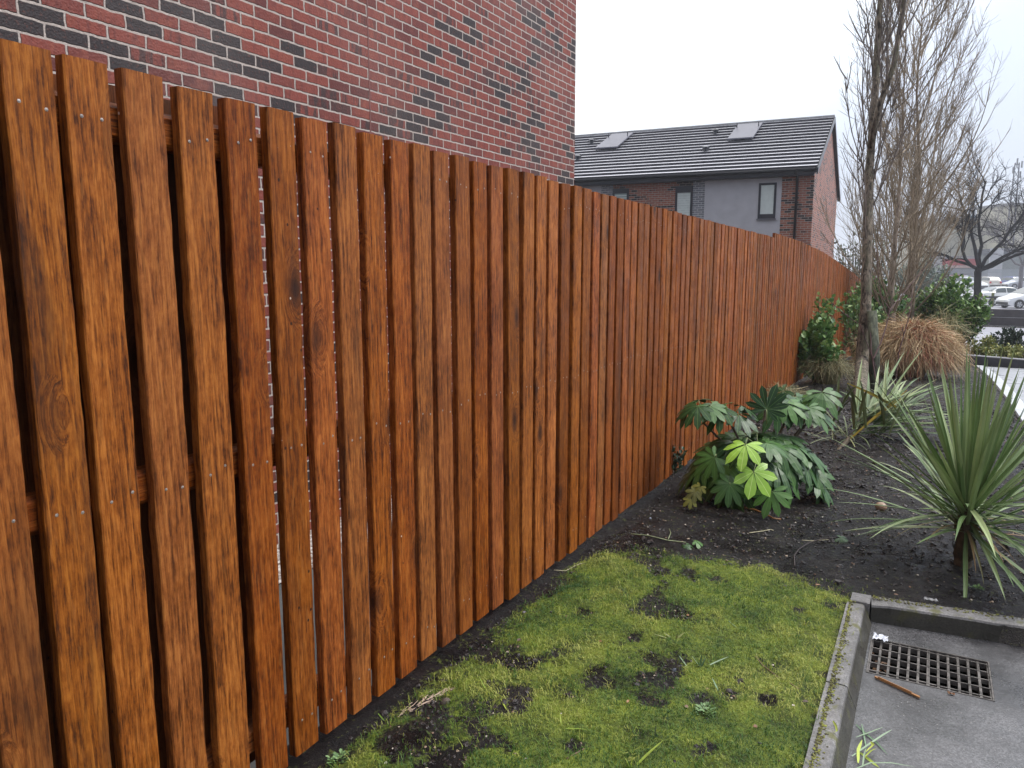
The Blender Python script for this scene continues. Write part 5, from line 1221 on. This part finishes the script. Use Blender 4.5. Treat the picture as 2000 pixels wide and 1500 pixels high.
# ================================================================= SMALL THINGS ON THE GROUND
mb = MB(); q = G(1720, 997); rr = random.Random(3)
v = []
for k in range(9):
    th = math.pi * k / 8
    for j in range(14):
        ph = 6.283 * j / 14; v.append(mb.vert(q + Vector((math.sin(th) * math.cos(ph) * .034, math.sin(th) * math.sin(ph) * .029, .024 + math.cos(th) * .027))))
for k in range(8):
    for j in range(14): mb.face(k * 14 + j, (k + 1) * 14 + j, (k + 1) * 14 + (j + 1) % 14, k * 14 + (j + 1) % 14)
STONE = M('tan_pebble', .35); _o = STONE.obj(); STONE.col(STONE.mix(STONE.noise(STONE.mapping(_o, (1, 1, 3)), 25, 4), (.42, .28, .18), (.20, .12, .085)))
tag(mb.build('pebble', STONE.mat, loc=q, smooth=True), 'smooth tan pebble on the soil left of the spiky cordyline', 'pebble')
# loose stones
for n_, (px, py, s_, c, lab) in enumerate(((1317, 1307, .011, (.06, .07, .09), 'small slate grey stone in the lawn'), (752, 1488, .007, (.6, .56, .48), 'small white stone at the front left of the lawn'), (1270, 1012, .010, (.34, .36, .42), 'pale blue grey stone on the soil near the fence'), (1024, 1190, .010, (.20, .18, .20), 'grey stone at the foot of the fence'),
        (870, 1372, .022, (.11, .085, .075), 'flat brown clod at the fence foot beside the shoot'), (1425, 1350, .014, (.055, .045, .045), 'dark soil clod in the lawn right of the weed'))):
    mb = MB(); q = G(px, py); q.z = gh(q.x, q.y) + s_ * .35; lump(mb, q, s_, random.Random(n_), .55)
    o = tag(mb.build('stone', simple('stone_%s' % ['slate', 'white', 'blue', 'grey', 'brown', 'clod'][n_], c, .5, .3, 90, .5), loc=q, smooth=True), lab, 'stone'); sb_ = o.modifiers.new('s', 'SUBSURF'); sb_.levels = sb_.render_levels = 2
# twigs and fallen strands
TW = simple('fallen_twig', (.20, .125, .085), .6, .3, 40); TWG = simple('pale_twig', (.42, .38, .24), .55, .25, 40); TWD = simple('dark_fallen_stem', (.045, .03, .028), .5, .3, 40); TWO = simple('orange_stem', (.30, .14, .05), .45, .3, 20)
def groundpath(pp, lift=.006, z=None):
    o = []
    for px, py in pp:
        if z is None: q = G(px, py); q.z = gh(q.x, q.y) + lift
        else: q = onplane(px, py, z + lift)
        o.append(q)
    out_ = []
    for k in range(len(o) - 1):
        for j in range(4): out_.append(o[k].lerp(o[k + 1], j / 4))
    return out_ + [o[-1]]
def twig(pp, r0, r1, mat, lab, name='twig', cat='twig', z=None, side=None):
    mb = MB(); P = groundpath(pp, r0 + .005, z); mb.tube(P, [r0 + (r1 - r0) * k / (len(P) - 1) for k in range(len(P))], 6)
    for s_ in (side or []): Q = groundpath(s_, r0 + .012, z); mb.tube(Q, [r1 * .9] * len(Q), 5)
    tag(mb.build(name, mat, loc=P[0], smooth=True), lab, cat)
twig([(1471, 1277), (1490, 1299), (1520, 1325), (1545, 1340), (1560, 1349)], .0020, .0013, TW, 'thin brown twig lying across the right side of the lawn')
twig([(1082, 1100), (1105, 1101), (1130, 1095), (1142, 1090)], .0024, .0016, TWG, 'pale twig by the fence at the top of the lawn')
twig([(1232, 1046), (1265, 1052), (1305, 1060), (1340, 1062)], .0030, .0024, simple('green_stalk', (.24, .28, .15), .5), 'pale green stalk lying on the soil left of the fatsia', side=[[(1305, 1060), (1310, 1045), (1307, 1035)]])
twig([(1463, 1046), (1485, 1042), (1505, 1037), (1511, 1038)], .0028, .0018, TWG, 'short pale stick on the soil in front of the fatsia')
twig([(1552, 1108), (1551, 1090), (1560, 1075), (1580, 1062), (1605, 1055), (1640, 1052), (1700, 1040), (1780, 1020)], .0035, .0022, TWD, 'long dark curved stem on the soil between fatsia and cordyline')
twig([(1566, 1057), (1590, 1056), (1618, 1058)], .0026, .0018, TWG, 'pale stick touching the dark curved stem')
twig([(1430, 982), (1450, 992), (1475, 996), (1497, 1006), (1510, 1016), (1525, 1016)], .0060, .0045, TWO, 'orange brown curled stem under the front of the fatsia')
twig([(1600, 1150), (1640, 1153), (1662, 1160)], .0018, .0012, TWD, 'thin dark root along the lawn edge')
twig([(1106, 1486), (1130, 1470), (1142, 1462)], .0022, .0016, TW, 'reddish twig at the bottom of the lawn')
twig([(1740, 1085), (1790, 1090), (1850, 1080)], .0022, .0014, TWD, 'dark stem lying left of the cordyline base')
# straw bits at the fence foot
mb = MB(); rr = random.Random(6); q0 = G(780, 1378); q1 = G(880, 1338)
for k in range(46):
    q = q0.lerp(q1, rr.random()) + Vector((rr.gauss(0, .012), rr.gauss(0, .016), 0)); q.z = gh(q.x, q.y) + .006; d = (q1 - q0).normalized() + rv(rr, .5); d.z = rr.uniform(-.05, .1); ln = rr.uniform(.01, .05)
    mb.tube([q, q + d * ln * .5, q + d * ln + rv(rr, .003)], .0011, 4)
tag(mb.build('straw', simple('pale_straw', (.50, .36, .27), .6, .3, 60), loc=(q0 + q1) / 2), 'wisps of pale straw beside the fence foot', 'straw')
# fallen leaf on the soil
mb = MB(); v2 = []; q = G(1640, 1055); q.z += .015
palm_leaf(mb, v2, q, Vector((.1, -.3, 1)), Vector((1, -.1, 0)), .06, .3, 5, .5, rr=random.Random(2)); o = mb.build('fallen_leaf', FAT, loc=q); veinattr(o, v2); tag(o, 'dark green fallen leaf on the soil right of the fatsia', 'leaf')
mb = MB(); v2 = []; q = G(1340, 1068); q.z += .012
palm_leaf(mb, v2, q, Vector((0, -.3, 1)), Vector((.6, -.5, 0)), .045, .3, 5, .6, rr=random.Random(4)); palm_leaf(mb, v2, q + Vector((.04, .04, .012)), Vector((.2, -.1, 1)), Vector((1, .2, 0)), .05, .7, 5, .6, rr=random.Random(5)); o = mb.build('fallen_leaf', FAT, loc=q); veinattr(o, v2); tag(o, 'crumpled dark leaves at the end of the green stalk', 'leaf')
# dead leaf scraps on the lawn, soil and paving
lsp = [(1345, 1388, 'lawn below the weed'), (1224, 1380, 'left middle of the lawn'), (1340, 1205, 'top middle of the lawn'), (1580, 1362, 'lawn beside the kerb'), (1170, 1255, 'upper left of the lawn'), (1592, 1141, 'soil at the lawn edge'), (1745, 1162, 'soil near the wrapper'), (1905, 1205, 'kerb top at the right'), (1480, 1420, 'lower right of the lawn'), (1010, 1262, 'lawn near the fence')]
for n_, (px, py, wh_) in enumerate(lsp):
    q = G(px, py); q.z = gh(q.x, q.y) + .012; mb = MB(); rr = random.Random(n_ + 50); a = rr.random() * 6.28; leafquad(mb, q, Vector((math.cos(a), math.sin(a), .1)), Vector((.2, -.3, 1)), rr.uniform(.013, .026), rr.uniform(.0035, .007), rr.random())
    if 'kerb top' in wh_: q.z = -.026
    tag(mb.build('fallen_leaf', BROWNLEAF if n_ % 3 else CHIP, loc=q), ('small brown dead leaf scrap on the ' if n_ % 3 else 'small pale dry leaf scrap on the ') + wh_, 'leaf')
# bulb leaves
BULB = leafmat('bulb_leaf', [(0, (.20, .36, .06)), (1, (.55, .62, .12)), (.5, (.36, .48, .08))], .4, trans=.1)
BULBB = leafmat('blue_green_bulb_leaf', [(0, (.12, .22, .11)), (1, (.30, .40, .26))], .4)
def blades(name, lab, cat, paths, mat, w0, z=None, lift=.006, stand=None, group=None):
    """strap leaves along pixel paths laid on the ground; stand raises each path's last points"""
    mb = MB(); rr = random.Random(len(lab)); first_ = None
    for k, pp in enumerate(paths):
        P = groundpath(pp, lift + .003 * (k % 4), z)
        if stand: 
            n = len(P) - 1
            for j in range(len(P)): P[j] = P[j] + Vector((0, 0, stand * math.sin(math.pi * min(1, j / n) * .5)))
        first_ = first_ or P[0]; n = len(P) - 1
        wid = [w0 * (.5 + .5 * min(1, j / (.2 * n))) * (1 - max(0, (j / n - .6) / .4) ** 2 * .9) for j in range(n + 1)]
        d = P[-1] - P[0]; mb.strip(P, wid, d.cross(Vector((0, 0, 1))) + rv(rr, .05), rr.random(), .2)
    return tag(mb.build(name, mat, loc=first_), lab, cat, group)
def standing(name, lab, px, py, specs, mat, w0):
    """shoots: (dx, dy, length, droop) from one point of the ground"""
    q = G(px, py); q.z = gh(q.x, q.y); rr = random.Random(px); mb = MB(); vv = []
    for (dx, dy, dz, Ln, dr) in specs: sword(mb, vv, q + rv(rr, .004), (R3 * dx + Vector((0, 1, 0)) * dy + Vector((0, 0, dz))), Ln, w0, dr, rr, n=8, fold=.25)
    tag(mb.build(name, mat, loc=q), lab, 'shoot')
standing('bulb_shoot', 'tall thin bulb shoot with three leaves at the fence foot', 885, 1325, [(-.05, 0, 1, .105, .1), (.1, -.1, 1, .06, .3), (.5, -.7, .3, .05, .8)], BULB, .0030)
standing('bulb_shoot', 'short pale bulb shoot right of the tall one by the fence', 952, 1345, [(-.6, .3, .8, .05, .6), (.8, -.3, .5, .05, 1.2)], BULB, .0026)
standing('bulb_shoot', 'cluster of yellow green bulb leaves at the bottom edge of the lawn', 1232, 1496, [(-.5, 0, 1, .05, .3), (-.4, .1, 1, .045, .3), (.1, 0, 1, .05, .8), (.0, -.6, .6, .05, 1), (.3, -.6, .6, .06, 1.), (.9, .6, .9, .13, .5), (-.2, -.3, .8, .05, 1)], BULB, .0045)
standing('bulb_shoot', 'flattened dark bulb leaves in the middle of the lawn', 1318, 1253, [(-1, .2, .3, .09, 1.2), (-.8, .5, .3, .05, 1), (.6, .3, .5, .05, 1.3), (.9, 0, .3, .06, 1), (.2, .2, .8, .03, 1)], leafmat('olive_bulb_leaf', [(0, (.08, .10, .03)), (1, (.24, .26, .08))], .5), .0038)
standing('bulb_shoot', 'green bulb shoot with a long leaf bent to the right', 1368, 1302, [(.1, .1, 1, .05, .2), (.3, .2, .8, .05, .8), (1, .5, .35, .12, .6), (-.5, .2, .6, .05, 1), (.4, 0, 1, .04, .5)], BULBB, .0032)
standing('bulb_shoot', 'blue green leaf tip standing above the yellow bulb cluster', 1282, 1440, [(.1, 0, 1, .045, .1), (0, -.3, .9, .02, .1)], BULBB, .0052)
standing('bulb_shoot', 'splayed thin shoot low on the left of the lawn', 1098, 1420, [(-1, -.1, .25, .10, .9), (-.4, .6, .7, .04, .6), (1, -.5, .3, .09, 1)], BULB, .0020)
standing('bulb_shoot', 'single pale blade leaning in the middle right of the lawn', 1405, 1345, [(-.6, .7, .6, .05, .8)], BULBB, .0024)
for n_, (pp, w_, lab) in enumerate(((((1415, 1201), (1424, 1212), (1442, 1224)), .0016, 'thin pale blade fallen on the upper right lawn'), (((1326, 1281), (1334, 1292), (1342, 1302)), .0022, 'short green blade lying in the lawn centre'), (((738, 1375), (752, 1392)), .0022, 'short green blade by the straw'),
        (((872, 1350), (880, 1362)), .0026, 'short yellow blade beside the tall bulb shoot'), (((978, 1370), (990, 1390)), .0024, 'short yellow blade on the left of the lawn'), (((1070, 1152), (1085, 1150), (1098, 1148)), .0022, 'grey green blade at the top left of the lawn'))):
    blades('fallen_leaf', lab, 'leaf', [pp], BULB if n_ in (2, 3, 4) else BULBB, w_)
# cut green strands on the wet pavement
HEAPL = ['bright yellow green strand at the lower left of the leaf heap on the pavement', 'long blue green strand crossing the leaf heap from top left to lower right', 'short blue green strand dropping from the top of the leaf heap', 'blue green strand lying nearly level across the top of the leaf heap', 'longest blue green strand rising to the right out of the leaf heap', 'yellow green strand at the left side of the leaf heap, pointing up', 'blue green strand standing upright in the middle of the leaf heap', 'stubby yellow green strand right of the middle of the leaf heap', 'blue green strand stretching right along the bottom of the leaf heap', 'small yellow green folded strand near the middle of the leaf heap']
S_ = ((1680, 1470), (1718, 1500)), ((1672, 1415), (1690, 1432), (1712, 1450), (1734, 1474)), ((1683, 1414), (1688, 1440), (1692, 1462)), ((1672, 1440), (1700, 1430), (1725, 1420)), ((1664, 1477), (1695, 1455), (1725, 1435), (1742, 1425)), ((1676, 1490), (1676, 1465), (1684, 1445)), ((1685, 1498), (1688, 1475), (1692, 1460)), ((1690, 1478), (1702, 1466), (1712, 1462)), ((1670, 1502), (1700, 1490), (1740, 1490), (1788, 1498)), ((1692, 1468), (1706, 1455), (1700, 1448))
for k, (pp, mt) in enumerate(zip(S_, (BULB, BULBB, BULBB, BULBB, BULBB, BULB, BULBB, BULB, BULBB, BULB))):
    blades('cut_strand', HEAPL[k], 'leaf strand', [pp], mt, .0028 if mt is BULBB else .0045, PZ, .002 + .0022 * k, group='heap of cut leaf strands')
blades('fallen_leaf', 'curled yellow green leaf on the kerb top', 'leaf', [((1627, 1408), (1633, 1418), (1635, 1428), (1629, 1431))], BULB, .0035, -.03, .006)
# crumpled paper by the drain, orange twig, small wrapper
mb = MB(); q = onplane(1720, 1248, PZ + .012); rr = random.Random(9); n = 9
def paper(mb, q, s, sx, sy, rr, amp):
    idx = {}
    for j in range(n):
        for i in range(n):
            a, b = (i / (n - 1) - .5), (j / (n - 1) - .5); rj = 1 + .35 * mnoise.noise(Vector((a * 6 + q.x * 90, b * 6, 2)))
            idx[i, j] = mb.vert(q + Vector((a * sx * rj, b * sy * rj, amp * .5 + amp * (mnoise.noise(Vector((a * 7, b * 7, q.x * 50))) + .6 * mnoise.noise(Vector((a * 17, b * 17, 5)))))))
    for j in range(n - 1):
        for i in range(n - 1): mb.face(idx[i, j], idx[i + 1, j], idx[i + 1, j + 1], idx[i, j + 1])
paper(mb, q, 1, .055, .042, rr, .014)
WPAP = simple('wet_white_paper', (.72, .74, .80), .5, .08, 40)
tag(mb.build('paper_scrap', WPAP, loc=q, smooth=False), 'crumpled white paper scrap at the drain corner', 'paper')
mb = MB(); q = onplane(1818, 1172, -.018); n = 9; paper(mb, q, 1, .050, .014, rr, .008)
tag(mb.build('paper_scrap', simple('clear_wrapper', (.50, .50, .50), .25, .1, 40), loc=q), 'twisted pale wrapper on the soil above the kerb', 'paper')
mb = MB(); a_, b_ = onplane(1709, 1322, PZ + .006), onplane(1796, 1362, PZ + .006); d = (b_ - a_) / 2
sdv = Vector((-d.y, d.x, 0)).normalized(); mb.obox((a_ + b_) / 2, d, sdv * .0038, (0, 0, .003)); mb.obox((a_ + b_) / 2 - d * .1 + Vector((0, 0, .005)), d * .75, sdv * .0018, (0, 0, .002))
tag(mb.build('wood_splinter', TWO, loc=(a_ + b_) / 2), 'flat orange brown splinter lying at the lower edge of the drain grate', 'splinter')
mb = MB(); q = onplane(1858, 1355, PZ + .004); paper(mb, q, 1, .022, .012, rr, .005); tag(mb.build('dead_leaf', BROWNLEAF, loc=q), 'small curled dead leaf at the lower edge of the drain grate', 'leaf')

# ================================================================= MISTY AIR
mb = MB(); mb.box(-1520, 1520, -75, 2520, -3.4, 31)
hz = bpy.data.materials.new('haze_air'); hz.use_nodes = True; hn = hz.node_tree; hn.nodes.clear()
ho = hn.nodes.new('ShaderNodeOutputMaterial'); hv = hn.nodes.new('ShaderNodeVolumePrincipled')
hv.inputs['Color'].default_value = (.86, .90, .97, 1); hv.inputs['Density'].default_value = .0010; hv.inputs['Anisotropy'].default_value = .2
hn.links.new(hv.outputs[0], ho.inputs['Volume'])
tag(mb.build('haze', hz), kind='stuff')
S.cycles.volume_bounces = 1
